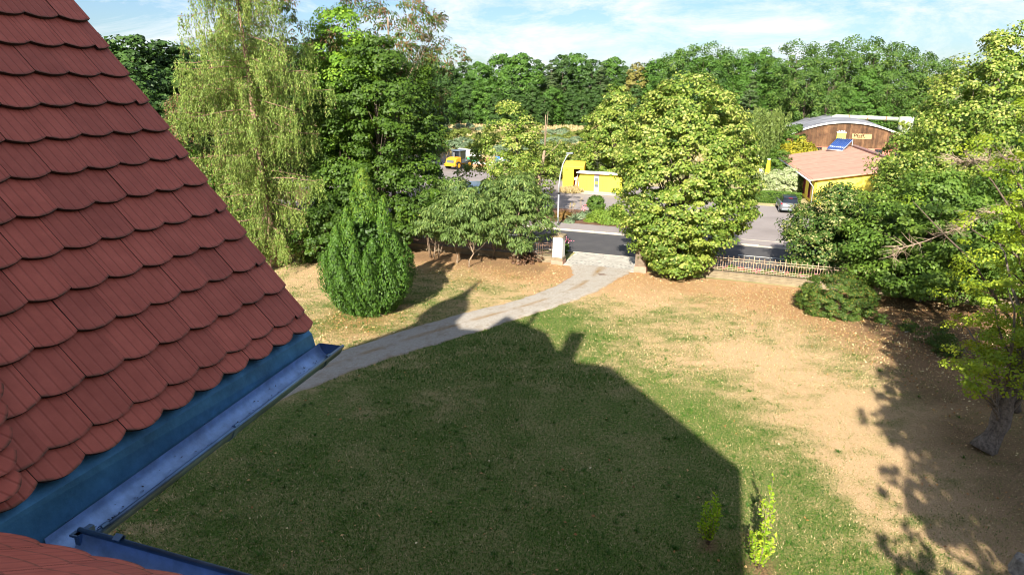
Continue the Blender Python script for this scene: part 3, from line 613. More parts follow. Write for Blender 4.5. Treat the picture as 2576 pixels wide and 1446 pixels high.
# ================================================================== WALL AND RAILINGS ALONG THE STREET
sand = mat('sandstone', (.21, .165, .105), .9, var=.25, vscale=2.5, dirt=.5, bump=.4, bscale=14)
rust = mat('pale_rusty_iron', (.48, .40, .29), .75, var=.2, vscale=9, dirt=.3, col2=(.33, .20, .11)); iron = mat('dark_iron', (.09, .07, .06), .6, metal=.3, var=.4, vscale=8, col2=(.25, .14, .09))
white_p = mat('white_plaster', (.80, .79, .75), .85, var=.04, vscale=3, dirt=.12, bump=.15); redst = mat('red_sandstone', (.40, .22, .16), .9, var=.25, vscale=3, bump=.4, dirt=.3)
def stone_wall(label, q0, q1, s, h=.42, wd=.34):
    w = thing('low_wall', label, 'wall', QS(q0, s), ang); L = q1 - q0
    MB().box(0, L, -.05, wd + .05, -.1, .13).build('plinth', sand, w)
    k = int(L / 1.25)
    me = MB().box(.006, L / k - .006, 0, wd, .13, h - .10).mesh('wall_stone', sand); mc = MB().box(.005, L / k - .005, -.03, wd + .03, h - .10, h).mesh('coping_stone', sand)
    for i in range(k):
        o = link('wall_stone', me, w, (i * L / k, random.Random(i).uniform(-.008, .008), 0)); link('coping_stone', mc, w, (i * L / k, random.Random(i + 50).uniform(-.008, .008), 0))
    return w
def railing(label, q0, q1, s, m, z0=.42, top=1.32, sp=.155):
    L = q1 - q0; w = thing('iron_fence', label, 'fence', QS(q0, s), ang)
    for z in (z0 + .12, z0 + .24, top - .16, top - .02): MB().box(0, L, -.012, .012, z, z + .035).build('rail', m, w)
    def bar(h, r, tip):
        mb = MB(); mb.tube([(0, 0, z0 + .06), (0, 0, h)], r, 5, False)
        mb.tube([(0, 0, h), (0, 0, h + .015), (0, 0, h + .05), (0, 0, h + .12)], [r, r * 1.3, r * 1.9, .001], 6, False); return mb.mesh('picket', m)
    long_b = bar(top + .06, .0125, .1); short_b = bar(top - .26, .0125, .08); post = MB().tube([(0, 0, z0 - .02), (0, 0, top + .14)], .024, 6).tube([(0, 0, top + .14), (0, 0, top + .18), (0, 0, top + .26)], [.02, .045, .001], 6).mesh('post', m)
    cur = [(.055 + .028 * cos(t), top - .24 + .028 * sin(t)) for t in np.linspace(0, 3.4, 7)]; cur = cur + [(.0, top - .27)]
    scr = MB().tube([(x, 0, z) for x, z in cur] + [(-x, 0, z) for x, z in cur[::-1][1:]], .007, 4, False)
    scr = scr.mesh('scroll', m); n_ = int(L / sp)
    for i in range(n_):
        x = (i + .5) * L / n_
        if i % 12 == 6: link('post', post, w, (x, 0, 0)); continue
        link('picket', long_b, w, (x, 0, 0)) if i % 2 == 0 else link('picket', short_b, w, (x, 0, 0))
        if i % 2: link('scroll', scr, w, (x, 0, 0))
    return w
SL, SR = 44.1, 44.55
stone_wall('low sandstone wall under the dark railings left of the white gate pillar', -32, -13.15, SL)
railing('dark wrought iron railings on the low wall left of the white gate pillar', -32, -13.1, SL + .17, iron)
stone_wall('low sandstone wall under the pale rusty railings right of the big lime tree', -6.75, 20, SR, .42)
railing('pale rusty wrought iron railings between the big lime tree and the right hand trees', -6.8, 20, SR + .17, rust)
gp = thing('gate_pillar', 'white plastered gate pillar with stone cap at the driveway entrance', 'gate pillar', QS(-12.9, SL), ang)
MB().box(-.42, .42, -.42, .42, -.1, .28).build('stone_base', redst, gp, bevel=.015); MB().box(-.40, .40, -.40, .40, .28, .50).build('stone_plinth', sand, gp, bevel=.015)
MB().box(-.34, .34, -.34, .34, .50, 1.92).build('shaft', white_p, gp, bevel=.01)
cp = MB(); cp.box(-.42, .42, -.42, .42, 1.92, 2.02); cp.add([(-.42, -.42, 2.02), (.42, -.42, 2.02), (.42, .42, 2.02), (-.42, .42, 2.02), (0, 0, 2.2)], [(0, 1, 4), (1, 2, 4), (2, 3, 4), (3, 0, 4)]); cp.build('cap', sand, gp, bevel=.01)
gp2 = thing('gate_pillar', 'dark weathered stone gate pillar half hidden under the big lime tree', 'gate pillar', QS(-7.2, SL + .1), ang)
MB().box(-.40, .40, -.40, .40, -.1, .42).build('stone_base', redst, gp2, bevel=.02); MB().box(-.36, .36, -.36, .36, .42, 1.7).build('shaft', mat('weathered_stone', (.16, .12, .085), .9, var=.3, vscale=4, bump=.4), gp2, bevel=.02)
MB().box(-.42, .42, -.42, .42, 1.7, 1.85).build('cap', sand, gp2, bevel=.02)
gd = thing('drain_grate', 'small dark drain grate in the gravel drive near the gate', 'drain', (5.85, 42.9, .05), .2); mb = MB()
for i in range(7): mb.box(-.2 + i * .06, -.165 + i * .06, -.15, .15, 0, .02)
mb.box(-.23, .24, .15, .19, 0, .02); mb.box(-.23, .24, -.19, -.15, 0, .02); mb.build('grille', iron, gd)

# ================================================================== GARDEN TREES
CORE = dict
# --- larch
def strands(rng, starts, lens, size, density=14, tint0=.5):
    P = []; 
    cnt = np.maximum(3, (lens * density).astype(int)); idx = np.repeat(np.arange(len(starts)), cnt); n = len(idx)
    f = rng.uniform(0, 1, n); sway = rng.normal(size=(len(starts), 2)) * .14
    P = starts[idx].copy(); P[:, 2] -= f * lens[idx]; P[:, :2] += sway[idx] * (f ** 1.5)[:, None] * lens[idx][:, None] + rng.normal(size=(n, 2)) * .035
    N = norm(rng.normal(size=(n, 3)) * [1, 1, .5] + [0, -.25, .25]); T = norm(np.stack([rng.normal(0, .55, n), rng.normal(0, .55, n), -np.ones(n)], 1))
    V, F = leafquads(P, N, size, 3.3, rng, T, fold=.3)
    t = np.clip(tint0 + rng.normal(0, .13, n) + rng.normal(0, .12, len(starts))[idx], 0, .82); c = rng.uniform(0, 1, n) < .06; t = np.where(c, rng.uniform(.84, 1, n), t)
    return V, F, np.repeat(t, 4)
def weeping(name, label, cat, base, h, nb, lenf, seed, lm, bm, tr, tlean, size=.16, zlow=2., spacing=.13, slen=(.4, 1.5), density=15, rise=.12, sag=.25, tint0=.5, keepside=None):
    rng = np.random.default_rng(seed); root = thing(name, label, cat, (base[0], base[1], 0)); tb = trunk_mb(rng, tr, h, tlean, None, wob=.06, top=.1)
    S = []; Ls = []
    for i in range(nb):
        f = ((i + rng.uniform()) / nb); z = zlow + (h - zlow - .3) * f; L = lenf(z) * rng.uniform(.55, 1.15); rise_ = rise + rng.normal(0, .12); an = i * 2.4 + rng.uniform(-.4, .4)
        p0 = np.array([tlean[0] * z / h, tlean[1] * z / h, z]); d = np.array([cos(an), sin(an), 0]); k = 6; pts = []
        for j in range(k + 1):
            u = j / k; pts.append(p0 + d * L * u + EZ * (L * (rise_ * u - sag * u * u + .10 * u ** 4)) + rng.normal(size=3) * .06 * u)
        tb.tube(pts, [tr * .17 * (1 - .8 * z / h) * (1 - u * .85) + .006 for u in np.linspace(0, 1, k + 1)], 4, False)
        m = int(L / spacing); u = rng.uniform(.12, 1.0, m * 3); seg = u * k; ii = np.minimum(seg.astype(int), k - 1); fr_ = (seg - ii)[:, None]; PP = np.array(pts)
        q = PP[ii] * (1 - fr_) + PP[ii + 1] * fr_; side = np.array([-d[1], d[0], 0]); w_ = (rng.normal(size=len(u)) * .30 * L * .32 * (1.15 - u))[:, None]
        q = q + side * w_ - EZ * np.abs(w_) * .25 + EZ * (rng.normal(size=(len(u), 1)) * .22); S.append(q); Ls.append(rng.uniform(slen[0], slen[1], len(u)) * (.5 + .5 * min(1, L / 3)))
    S = np.concatenate(S); Ls = np.concatenate(Ls); V, F, t = strands(rng, S, Ls, size, density, tint0)
    link('crown', npmesh('crown', V, F, lm, t), root); tb.build('trunk', bm, root); return root
weeping('larch_tree', 'tall pale yellow green larch with drooping twigs beside the red tile roof', 'tree', (-15.9, 44.3), 23.5, 118, lambda z: np.interp(z, [1.0, 2.5, 5, 9, 14, 19, 23], [3.0, 3.8, 4.3, 4.9, 4.6, 4.0, .9]), 11, L_larch, bark_larch, .26, (-1.2, 0), size=.165, spacing=.10, density=13, zlow=.9)

# --- yew: several upright columns grown together, needle tufts pointing up
def yew():
    rng = np.random.default_rng(3); root = thing('yew_tree', 'clipped dark green egg shaped yew with pointed top beside the drive', 'tree', (-7.8, 35.4, 0)); cols = [(0, 0, 7.7, .95)]
    prof = [(0, .48), (.06, .60), (.2, .86), (.38, 1), (.55, .93), (.7, .68), (.82, .40), (.93, .19), (1, .04)]
    for i in range(30):
        an = i * 2.399; rr = 2.4 * math.sqrt((i + .6) / 30); cols.append((rr * cos(an), rr * sin(an), (6.9 - 1.15 * rr - .20 * rr * rr) * rng.uniform(.88, 1.06), rng.uniform(.5, .68)))
    cols.append((1.05, -.3, 6.3, .6)); P = []; N = []; T = []; hh = []
    for (cx, cy, h, r) in cols:
        n = int(4300 * (r / .6) * (h / 6)); z = rng.uniform(.02, 1, n) * h; an = rng.uniform(0, 2 * pi, n); rad = r * np.interp(z / h, [0, .15, .5, .8, .95, 1], [.7, 1, 1, .72, .35, .05]) * (1 + .16 * np.sin(z * 6 + an * 2 + cx * 7) + .12 * np.sin(an * 5 + z * 3))
        o = np.stack([np.cos(an), np.sin(an), np.zeros(n)], 1); low = np.interp(z, [0, 1.2, 3], [.66, .88, 1.0])
        p = np.stack([cx * low, cy * low, z], 1) + o * rad[:, None] * rng.uniform(.82, 1.06, n)[:, None]; P.append(p); N.append(o + rng.normal(size=(n, 3)) * .35 + [0, 0, .15]); T.append(o * .55 + [0, 0, 1.0] + rng.normal(size=(n, 3)) * .35); hh.append(z)
    P = np.concatenate(P); N = norm(np.concatenate(N)); T = norm(np.concatenate(T)); hh = np.concatenate(hh)
    R = np.hypot(P[:, 0], P[:, 1]); lim = 2.88 * np.interp(hh / 7.7, *zip(*prof)); ok = (R < lim * 1.04) & ((R > lim * .48) | (hh > 5)); P, N, T, hh = P[ok], N[ok], T[ok], hh[ok]
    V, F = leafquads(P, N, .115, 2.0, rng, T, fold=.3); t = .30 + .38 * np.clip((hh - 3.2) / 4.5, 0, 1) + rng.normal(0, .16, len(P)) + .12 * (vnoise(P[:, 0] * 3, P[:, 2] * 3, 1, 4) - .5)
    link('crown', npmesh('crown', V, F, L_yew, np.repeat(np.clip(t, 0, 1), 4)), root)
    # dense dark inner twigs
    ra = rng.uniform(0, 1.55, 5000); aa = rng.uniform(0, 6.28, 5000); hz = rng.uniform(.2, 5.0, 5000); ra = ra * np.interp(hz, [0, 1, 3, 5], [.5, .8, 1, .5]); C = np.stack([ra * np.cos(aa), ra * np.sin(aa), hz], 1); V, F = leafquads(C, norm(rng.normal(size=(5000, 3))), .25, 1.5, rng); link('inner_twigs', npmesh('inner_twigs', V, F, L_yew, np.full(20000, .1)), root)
    trunk_mb(rng, .22, 4.5, (0, 0), None).build('trunk', bark, root)
yew()

# --- big flowering lime in front of the road
tree('lime_tree', 'big round pale flowering lime tree right of the gateway, branches down to the ground', 'tree', (10.8, 43.3),
     [(0, .32), (.06, .50), (.16, .74), (.28, .93), (.4, 1), (.52, .98), (.66, .90), (.79, .76), (.9, .54), (.96, .34), (1, .12)],   .5, 12.4, 4.3, 780, 78, .60, .20, L_lime, seed=21, tr=.28, accent=.24, topaccent=.6, flat=.55, inner=.22, lob=.045, nl=26, tintbase=.50,
     extra=[dict(z0=0.4, z1=3.4, R=1.9, cx=-.3, cy=-1.2, npuff=70, accent=.15)])
# maple mass and taller trees behind the yew
tree('maple_tree', 'dense dark green maple behind the yew, in front of the railings', 'tree', (-9.6, 49.5), [(0, .55), (.12, .9), (.3, 1), (.55, .96), (.75, .80), (.9, .5), (1, .12)], .6, 14.6, 4.9, 620, 95, .78, .23, L_maple, seed=22, tr=.3, flat=.5, inner=.3, lob=.16, tintbase=.5)
tree('ash_tree', 'bright green tall tree between the larch and the dark maple', 'tree', (-12.2, 50.6), [(0, .5), (.3, .9), (.6, 1), (.8, .8), (.92, .5), (1, .15)], 1.5, 17.0, 2.6, 340, 80, .72, .22, L_ash, seed=23, tr=.22, flat=.6, inner=.35, tintbase=.66)
tree('robinia_tree', 'tall loose robinia with brown seed pods above the dark maple', 'tree', (-9.4, 54.0), [(0, .45), (.3, .7), (.55, 1), (.75, .95), (.9, .6), (1, .2)], 6.5, 18.3, 4.9, 230, 72, .80, .30, L_rob, bark_pale, seed=24, tr=.24, th=16.5, nl=34, accent=.34, aspect=2.8, droopT=True, flat=.6, inner=.35, lob=.25, topaccent=.2, trunkname='trunk')
tree('robinia_tree', 'robinia with brown pods spreading left behind the larch', 'tree', (-21.5, 51.0), [(0, .6), (.3, 1), (.6, .9), (.85, .55), (1, .15)], 1.0, 12.8, 5.2, 300, 70, .85, .30, L_rob, bark_pale, seed=25, tr=.24, nl=24, accent=.36, aspect=2.8, droopT=True, inner=.35, lob=.2, topaccent=.1)
tree('robinia_tree', 'feathery robinia whose thin top shows right of the larch trunk against the sky', 'tree', (-17.2, 53.0), [(0, .5), (.4, 1), (.75, .8), (1, .2)], 5.0, 18.6, 3.6, 170, 64, .8, .30, L_rob, bark_pale, seed=26, tr=.2, nl=22, accent=.25, aspect=2.8, droopT=True, inner=.35, lob=.25)
tree('understorey_tree', 'low green bushy tree at the foot of the larch, behind the roof edge', 'tree', (-21.5, 47.0), DOME, .2, 5.8, 3.8, 230, 70, .7, .2, L_hed, seed=27, tr=.14, nl=8, tintbase=.5)
tree('understorey_tree', 'dark bush in shade between the larch and the yew', 'tree', (-12.6, 45.8), DOME, .2, 5.0, 2.6, 150, 70, .6, .2, L_maple, seed=28, tr=.12, nl=8, tintbase=.35)

# --- young honey locusts along the left railings
def locust(label, base, z0, z1, R, npuff, seed, tr, prof=ROUND, tl=(0, 0), cx=0, cy=0, th=None, group='young honey locusts by the left railings'):
    return tree('honey_locust', label, 'tree', base, prof, z0, z1, R, npuff, 46, .50, .27, L_loc, bark_pale, seed=seed, tr=tr, th=th or z1 * .85, nl=16, aspect=3.0, droopT=True, droop=.35, accent=.10, flat=.55, inner=.4, lob=.22, tintbase=.5, tlean=tl, cx=cx, cy=cy, outw=.3, group=group, flare=1.2)
locust('tallest feathery young honey locust, next to the white gate pillar', (.4, 46.0), 1.1, 6.2, 2.4, 230, 31, .075, [(0, .45), (.2, .85), (.45, 1), (.7, .8), (.9, .45), (1, .15)])
locust('feathery honey locust sapling with pale stem forward of the left railings', (-2.9, 44.6), 1.75, 5.2, 1.9, 150, 32, .055)
locust('thin honey locust sapling just left of the pale stemmed sapling', (-3.8, 45.6), 1.8, 5.6, 2.0, 150, 33, .05)
locust('young honey locust at the left end of the dark railings behind the yew', (-5.6, 47.2), 1.6, 4.9, 2.1, 150, 34, .05)
locust('young honey locust between the pale stemmed sapling and the gate pillar tree', (-1.4, 47.2), 1.9, 5.4, 2.1, 150, 35, .045)
def twigs(name, label, cat, base, seed, n, R, h, m, r=.018, fan=.6):
    rng = np.random.default_rng(seed); mb = MB()
    for i in range(n):
        a = rng.uniform(0, 6.28); d = rng.uniform(0, 1) * R; p = np.array([base[0] + d * cos(a) * .3, base[1] + d * sin(a) * .3, 0]); e = p + np.array([cos(a) * fan * R * rng.uniform(.3, 1), sin(a) * fan * R * rng.uniform(.3, 1), h * rng.uniform(.6, 1)])
        mb.tube([p, (p + e) / 2 + rng.normal(size=3) * .05, e], [r, r * .8, r * .4], 4)
    o = mb.build(name, m); return tag(o, label, cat)
twigs('sapling_stems', 'bare pale sapling stems leaning against the low wall right of the yew', 'stems', (-5.6, 47.0), 5, 7, 1.2, 2.8, bark_pale, .03)
tree('dead_brush', 'heap of dry brown brushwood at the foot of the honey locust by the gate', 'brushwood', (1.0, 46.3), DOME, 0, .75, 1.1, 60, 26, .22, .16, leafmat('dry_brush', [(0, (.04, .02, .012)), (1, (.20, .10, .05))], trans=0), bark, seed=40, tr=.02, nl=20, aspect=2.5, th=.4)

# ---------------- trees at the right
tree('lime_tree', 'broad flowering lime filling the right side, its top touching the sky', 'tree', (34.6, 50.5), [(0, .6), (.15, .9), (.35, 1), (.55, .86), (.7, .64), (.85, .40), (.95, .2), (1, .08)], .8, 15.9, 6.7, 700, 76, .85, .24, L_lime, seed=51, tr=.34, nl=22, accent=.22, lob=.14, inner=.3, flat=.55, topaccent=.4, tintbase=.50)
tree('lime_tree', 'pale lime behind the right hand trees, in front of the warehouse', 'tree', (37.6, 61.5), EGG, .8, 8.0, 3.6, 260, 70, .7, .22, L_lime, seed=52, tr=.2, nl=10, accent=.3, tintbase=.5)
tree('linden_tree', 'dark leaved linden with pale undersides in front of the yellow building', 'tree', (20.9, 43.2), [(0, .55), (.15, .85), (.35, 1), (.6, .85), (.8, .6), (1, .15)], .3, 5.9, 3.2, 330, 80, .62, .19, L_limed, seed=53, tr=.16, nl=14, accent=.25, lob=.16, tintbase=.45, extra=[dict(cx=2.6, cy=-.5, R=2.4, z1=5.2, npuff=180)])
tree('lime_tree', 'lime with greenish yellow bracts between the dark linden and the sky touching lime', 'tree', (28.3, 47.5), EGG, .5, 7.4, 3.6, 320, 74, .7, .2, L_lime, seed=54, tr=.2, nl=12, accent=.2, tintbase=.4)
tree('maple_tree', 'green maple overhanging the shaded bed behind the rhododendron', 'tree', (23.6, 38.0), [(0, .7), (.2, 1), (.5, .95), (.75, .7), (1, .15)], .7, 7.6, 4.1, 420, 80, .7, .20, L_hed, seed=55, tr=.2, nl=22, accent=0, tintbase=.62, lob=.2, flat=.5)
tree('maple_tree', 'tall green maple behind the ginkgo at the right edge', 'tree', (30.5, 38.5), DOME, .6, 10.0, 4.6, 480, 78, .75, .2, L_hed, seed=56, tr=.26, nl=18, tintbase=.5, lob=.2, accent=.06)
# ginkgo
gk = tree('ginkgo_tree', 'bright yellow green ginkgo with thick leaning furrowed trunk at the right edge', 'tree', (16.3, 21.0), [(0, .4), (.15, .8), (.35, 1), (.6, .9), (.85, .7), (1, .3)], 2.5, 9.6, 2.7, 220, 80, .48, .105, L_gink, mat('furrowed_bark', (.16, .13, .11), .95, var=.6, vscale=9, bump=1, bscale=26), seed=57, tr=.35, th=8.5, nl=26, aspect=1.15, tintbase=.55, lob=.35, inner=.3, flat=.4, cx=1.0, cy=.5, tlean=(1.7, .3), lean=(2.2, 0), flare=1.25, extra=[dict(cx=-.75, cy=-.3, z0=2.5, z1=5.2, R=1.35, npuff=60, nleaf=95, prof=DOME)])
tree('ginkgo_tree', 'second ginkgo behind the first, dark trunk at the right frame edge', 'tree', (19.4, 24.2), ROUND, 5.2, 12.5, 3.6, 150, 80, .5, .11, L_gink, seed=58, tr=.3, th=11, nl=20, tintbase=.45, lob=.3, flat=.4, tlean=(1.5, 0))
# bare twiggy branches in front of the right hand trees
def dead_branch(label, p0, p1, seed, n=60, r=.05):
    rng = np.random.default_rng(seed); mb = MB(); p0 = np.array(p0, float); p1 = np.array(p1, float); k = 8; pts = [p0 + (p1 - p0) * i / k + rng.normal(size=3) * .10 * (i > 0) for i in range(k + 1)]
    mb.tube(pts, [r * (1 - .85 * i / k) for i in range(k + 1)], 6)
    for i in range(n):
        u = rng.uniform(.15, 1) * k; j = min(int(u), k - 1); a = pts[j] + (pts[j + 1] - pts[j]) * (u - j); d = norm((rng.normal(size=(1, 3)) + (p1 - p0) / np.linalg.norm(p1 - p0) * 1.3))[0]; L = rng.uniform(.3, 1.1) * (1 - .4 * u / k)
        m = a + d * L * .5 + rng.normal(size=3) * .08; e = a + d * L + rng.normal(size=3) * .14; mb.tube([a, m, e], [.014, .010, .004], 4, False)
        for _ in range(2): e2 = m + rng.normal(size=3) * .22 + d * .2; mb.tube([m, e2], [.008, .003], 3, False)
    return tag(mb.build('bare_branch', mat('dead_twigs', (.36, .27, .19), .9, var=.3, vscale=6)), label, 'branch')
def at(u, v, Y): d = ray(u, v); t = Y / d[1]; return np.array([d[0] * t, Y, H + d[2] * t])
dead_branch('bare twiggy dead branch reaching in from the right, the higher one', at(2640, 395, 30), at(2390, 405, 31), 3, 90)
dead_branch('sparse twiggy branch slanting down left across the maple, the lower one', at(2640, 480, 29), at(2230, 640, 30), 4, 90)
dead_branch('short bare branch at the right edge behind the ginkgo leaves', at(2640, 790, 24), at(2480, 770, 25), 7, 30, .035)

# rhododendron, low plants and stump at the right
tree('rhododendron', 'low dense dark rhododendron mound on the lawn by the right hand trees', 'shrub', (17.9, 36.0), [(0, .88), (.3, 1), (.6, .92), (.85, .6), (1, .2)], 0, 2.05, 1.95, 330, 60, .26, .13, L_rhod, seed=61, tr=.07, nl=8, aspect=2.1, accent=.16, lob=.06, inner=.15, tintbase=.45, th=1.2)
for i, (u, v, h, r, lb) in enumerate([(2222, 812, .6, .4, 'small twiggy plant with a tag in the brown bed, left of two'), (2283, 832, .55, .4, 'small dark plant with a tag in the brown bed, right of two'), (2350, 868, 1.0, .75, 'low dark green shrub at the edge of the brown bed'), (2378, 890, .9, .6, 'low dark green shrub nearest the ginkgo leaves')]):
    g = G(u, v); tree('bed_plant', lb, 'plant', g, DOME, 0, h, r, 26 if i < 2 else 60, 30, .18, .10, L_rhod, seed=70 + i, tr=.02, nl=6, aspect=2.0, tintbase=.5, th=h * .6)
    if i < 2: tg = thing('plant_tag', 'white tag lying beside the ' + ('left' if i == 0 else 'right') + ' small bed plant', 'tag', (g[0] - .15, g[1] - .25, .05), .3); MB().box(-.17, .17, -.035, .035, 0, .01).build('card', white_p, tg)
sp = thing('tree_stump', 'grey weathered tree stump in the bottom right corner of the lawn', 'stump', tuple(G(2575, 1440)[:2]) + (0,), .4); rng = np.random.default_rng(9); mb = MB(); k = 14
ring = lambda r, z: [((r * (1 + .12 * sin(3 * t + 1) + .05 * rng.normal())) * cos(t), (r * (1 + .1 * cos(4 * t))) * sin(t), z + .02 * rng.normal()) for t in np.linspace(0, 2 * pi, k, endpoint=False)]
V = ring(.36, -.05) + ring(.30, .16) + ring(.26, .40) + ring(.13, .42) + [(0, 0, .38)]; mb.add(V, [(j * k + i, j * k + (i + 1) % k, (j + 1) * k + (i + 1) % k, (j + 1) * k + i) for j in range(3) for i in range(k)] + [(3 * k + i, 3 * k + (i + 1) % k, 4 * k) for i in range(k)]); mb.build('wood', mat('grey_wood', (.22, .20, .18), .9, var=.45, vscale=9, bump=.8, bscale=20), sp)

# two young yellow green shrubs in the lawn
def young_shrub(label, base, h, R, seed, n=13, leaf=.085, nl=42, spire=None):
    rng = np.random.default_rng(seed); root = thing('young_shrub', label, 'shrub', (base[0], base[1], 0)); mb = MB(); P = []; D = []
    for i in range(n):
        a = i * 2.4 + rng.uniform(-.3, .3); d = R * rng.uniform(.25, 1); hh = h * rng.uniform(.55, .95) * (1 - .3 * d / R)
        if i == 0: d = .05; hh = h
        pts = [np.array([.03 * cos(a), .03 * sin(a), 0]), np.array([d * .55 * cos(a), d * .55 * sin(a), hh * .4]), np.array([d * .95 * cos(a), d * .95 * sin(a), hh * .75]), np.array([d * cos(a), d * sin(a), hh])]
        mb.tube(pts, [.013, .010, .007, .003], 5)
        m = int(nl * (hh / h + .2)); u = rng.uniform(.12, 1, m) * 3; j = np.minimum(u.astype(int), 2); PP = np.array(pts); f = (u - j)[:, None]; q = PP[j] * (1 - f) + PP[j + 1] * f; dd = norm(rng.normal(size=(m, 3)) * [1, 1, .3] + [0, 0, .55]); P.append(q + dd * leaf * .75); D.append(dd)
    P = np.concatenate(P); D = np.concatenate(D); N = norm(np.cross(D, rng.normal(size=D.shape)) + [0, -.1, .4]); V, F = leafquads(P, N, leaf * 1.25, 1.9, rng, D, fold=.3)
    link('foliage', npmesh('foliage', V, F, L_shr, np.repeat(np.clip(.5 + rng.normal(0, .2, len(P)), 0, 1), 4)), root); mb.build('stems', bark_pale, root)
young_shrub('bushy yellow green young shrub standing in the house shadow', (5.42, 15.85), 1.55, .36, 1, 17)
young_shrub('tall narrow yellow green young shrub in the sun, nearest the bottom edge', (6.45, 14.9), 1.5, .42, 2, 17)
young_shrub('slender yellow green sapling in the sun just behind the low front shrub', (6.85, 15.75), 2.2, .26, 3, 9, nl=34)

# trees out of frame to the right of the camera; their shade lies over the right of the lawn
for i, (b_, a_, h, R, lb) in enumerate([(12.8, 2.5, 19, 5.2, 'park tree beside the house, right of the camera'), (13.5, -7, 21, 5.6, 'tall park tree further back beside the house'), (13.4, 10.5, 15.5, 4.8, 'park tree shading the right part of the lawn')]):
    p = HB(b_, a_, 0); tree('park_tree', lb, 'tree', p, ROUND, 3, h, R, 230, 40, 1.25, .6, L_woodd, seed=80 + i, tr=.35, nl=14, inner=.5)

# ================================================================== ACROSS THE STREET
lampm = mat('galvanised_steel', (.50, .52, .54), .45, metal=.5, var=.1, vscale=6); glass_dk = mat('dark_glass', (.015, .02, .03), .08, spec=.9, var=.3); black = mat('black_rubber', (.018, .018, .018), .8, var=.2)
lp = thing('street_lamp', 'tall curved grey street lamp by the planting bed across the road', 'street lamp', QS(-16.6, 56.2), 0)
MB().tube([(0, 0, -.1), (0, 0, 2.9)], [.085, .07], 10).build('pole', lampm, lp); MB().tube([(0, 0, 2.9), (.0, 0, 3.6), (.10, .02, 4.5), (.30, .05, 5.4), (.62, .08, 6.1), (.80, .10, 6.25)], [.07, .065, .06, .055, .05, .05], 10).build('curved_arm', lampm, lp)
MB().box(.55, 1.12, -.05, .25, 6.24, 6.33).build('lamp_head', mat('lamp_grey', (.25, .27, .30), .5), lp, bevel=.02); MB().tube([(0, 0, 2.82), (0, 0, 2.98)], .088, 10).build('sticker_band', black, lp)

tree('pollarded_lime', 'patchy yellow green lime across the road, left of a pale bare trunk', 'tree', (.4, 62.5), [(0, .5), (.2, .9), (.45, 1), (.65, .75), (.85, .42), (1, .12)], 1.2, 10.2, 3.9, 250, 62, .66, .24, L_lime, seed=101, tr=.2, nl=16, accent=.22, lob=.30, inner=.3, tintbase=.52, cx=-.6)
pt = thing('pollarded_tree', 'pale bare pollarded trunk with thin upright shoots beside the patchy lime', 'tree', (2.5, 61.0, 0)); mb = MB(); mb.tube([(-.5, 0, 0), (-.3, 0, 2.6), (-.25, 0, 3.6), (-.35, 0, 4.3)], [.28, .26, .24, .30], 8); mb.tube([(-.2, 0, 4.1), (.12, 0, 5.3), (.25, 0, 6.3)], [.2, .15, .11], 7); mb.build('trunk', bark_pale, pt)
mb = MB(); mb.tube([(.25, 0, 6.2), (.28, .1, 9.3)], [.06, .03], 5); mb.tube([(.25, 0, 6.2), (.48, 0, 9.6)], [.05, .02], 5); mb.tube([(.2, 0, 5.6), (1.3, .2, 6.6), (1.7, .2, 7.2)], [.04, .03, .015], 5); mb.build('shoots', bark_pale, pt)
tree('lime_tree', 'conical pale lime standing behind the yellow locker and the big lime', 'tree', (13.0, 89.0), [(0, .7), (.12, .95), (.3, 1), (.5, .9), (.7, .66), (.85, .42), (1, .08)], .6, 11.6, 4.4, 330, 62, .8, .34, L_lime, seed=102, tr=.25, nl=10, accent=.3, lob=.12, inner=.3, tintbase=.5)
tree('field_maple', 'dull olive bush behind the patchy lime, in front of the far field', 'tree', (5.5, 92.0), DOME, .3, 4.6, 4.2, 190, 50, .7, .32, L_grn, seed=103, tr=.12, nl=6, accent=.1, tintbase=.4)

# planting bed
poly('planting_bed', [QS(-60, 57.6), QS(-8.2, 57.6), QS(-8.8, 60.5), QS(-13.5, 64.2), QS(-60, 64.5)], .125, soil_m)
def bush(name, label, base, r, h, lm, seed, npf=90, nlf=44, size=.12, cat='shrub', sq=1.0, z0=.05, **kw):
    a = dict(tr=.03, nl=6, th=h * .6, lob=.07, inner=.2, flat=.7, tintbase=.5); a.update(kw)
    return tree(name, label, cat, base, a.pop('prof', DOME), z0, h, r, npf, nlf, a.pop('pr', r * .26), size, lm, seed=seed, **a)
g = G(1498, 541); bush('topiary_ball', 'round clipped green ball on a short stem in the bed across the road', g, .80, 1.75, L_hed, 110, 150, 46, .12, prof=[(0, .45), (.2, .85), (.5, 1), (.8, .82), (1, .3)], z0=.35, tr=.06, lob=.03)
bush('golden_juniper', 'spreading golden green juniper in the bed, half under the big lime', G(1528, 560), 1.75, 1.25, L_jun, 111, 170, 50, .17, aspect=2.6, droopT=True)
bush('brown_shrub', 'reddish brown low shrub at the left end of the planting bed', G(1420, 552), .8, .7, leafmat('rusty_leaves', [(0, (.06, .04, .01)), (.6, (.20, .12, .03)), (1, (.35, .16, .06))]), 112, 60, 40, .13)
bush('lavender_plant', 'pale grey green cushion plant between the spiky plant and the ball', G(1475, 548), .75, .55, L_gry, 113, 70, 40, .11)
bush('cushion_plant', 'small pale cushion plant at the front edge of the bed', G(1432, 563), .5, .4, L_gry, 114, 40, 36, .1)
bush('cushion_plant', 'yellow green cushion plant right of the grey green one in the bed', G(1488, 561), .45, .42, L_jun, 115, 40, 36, .1)
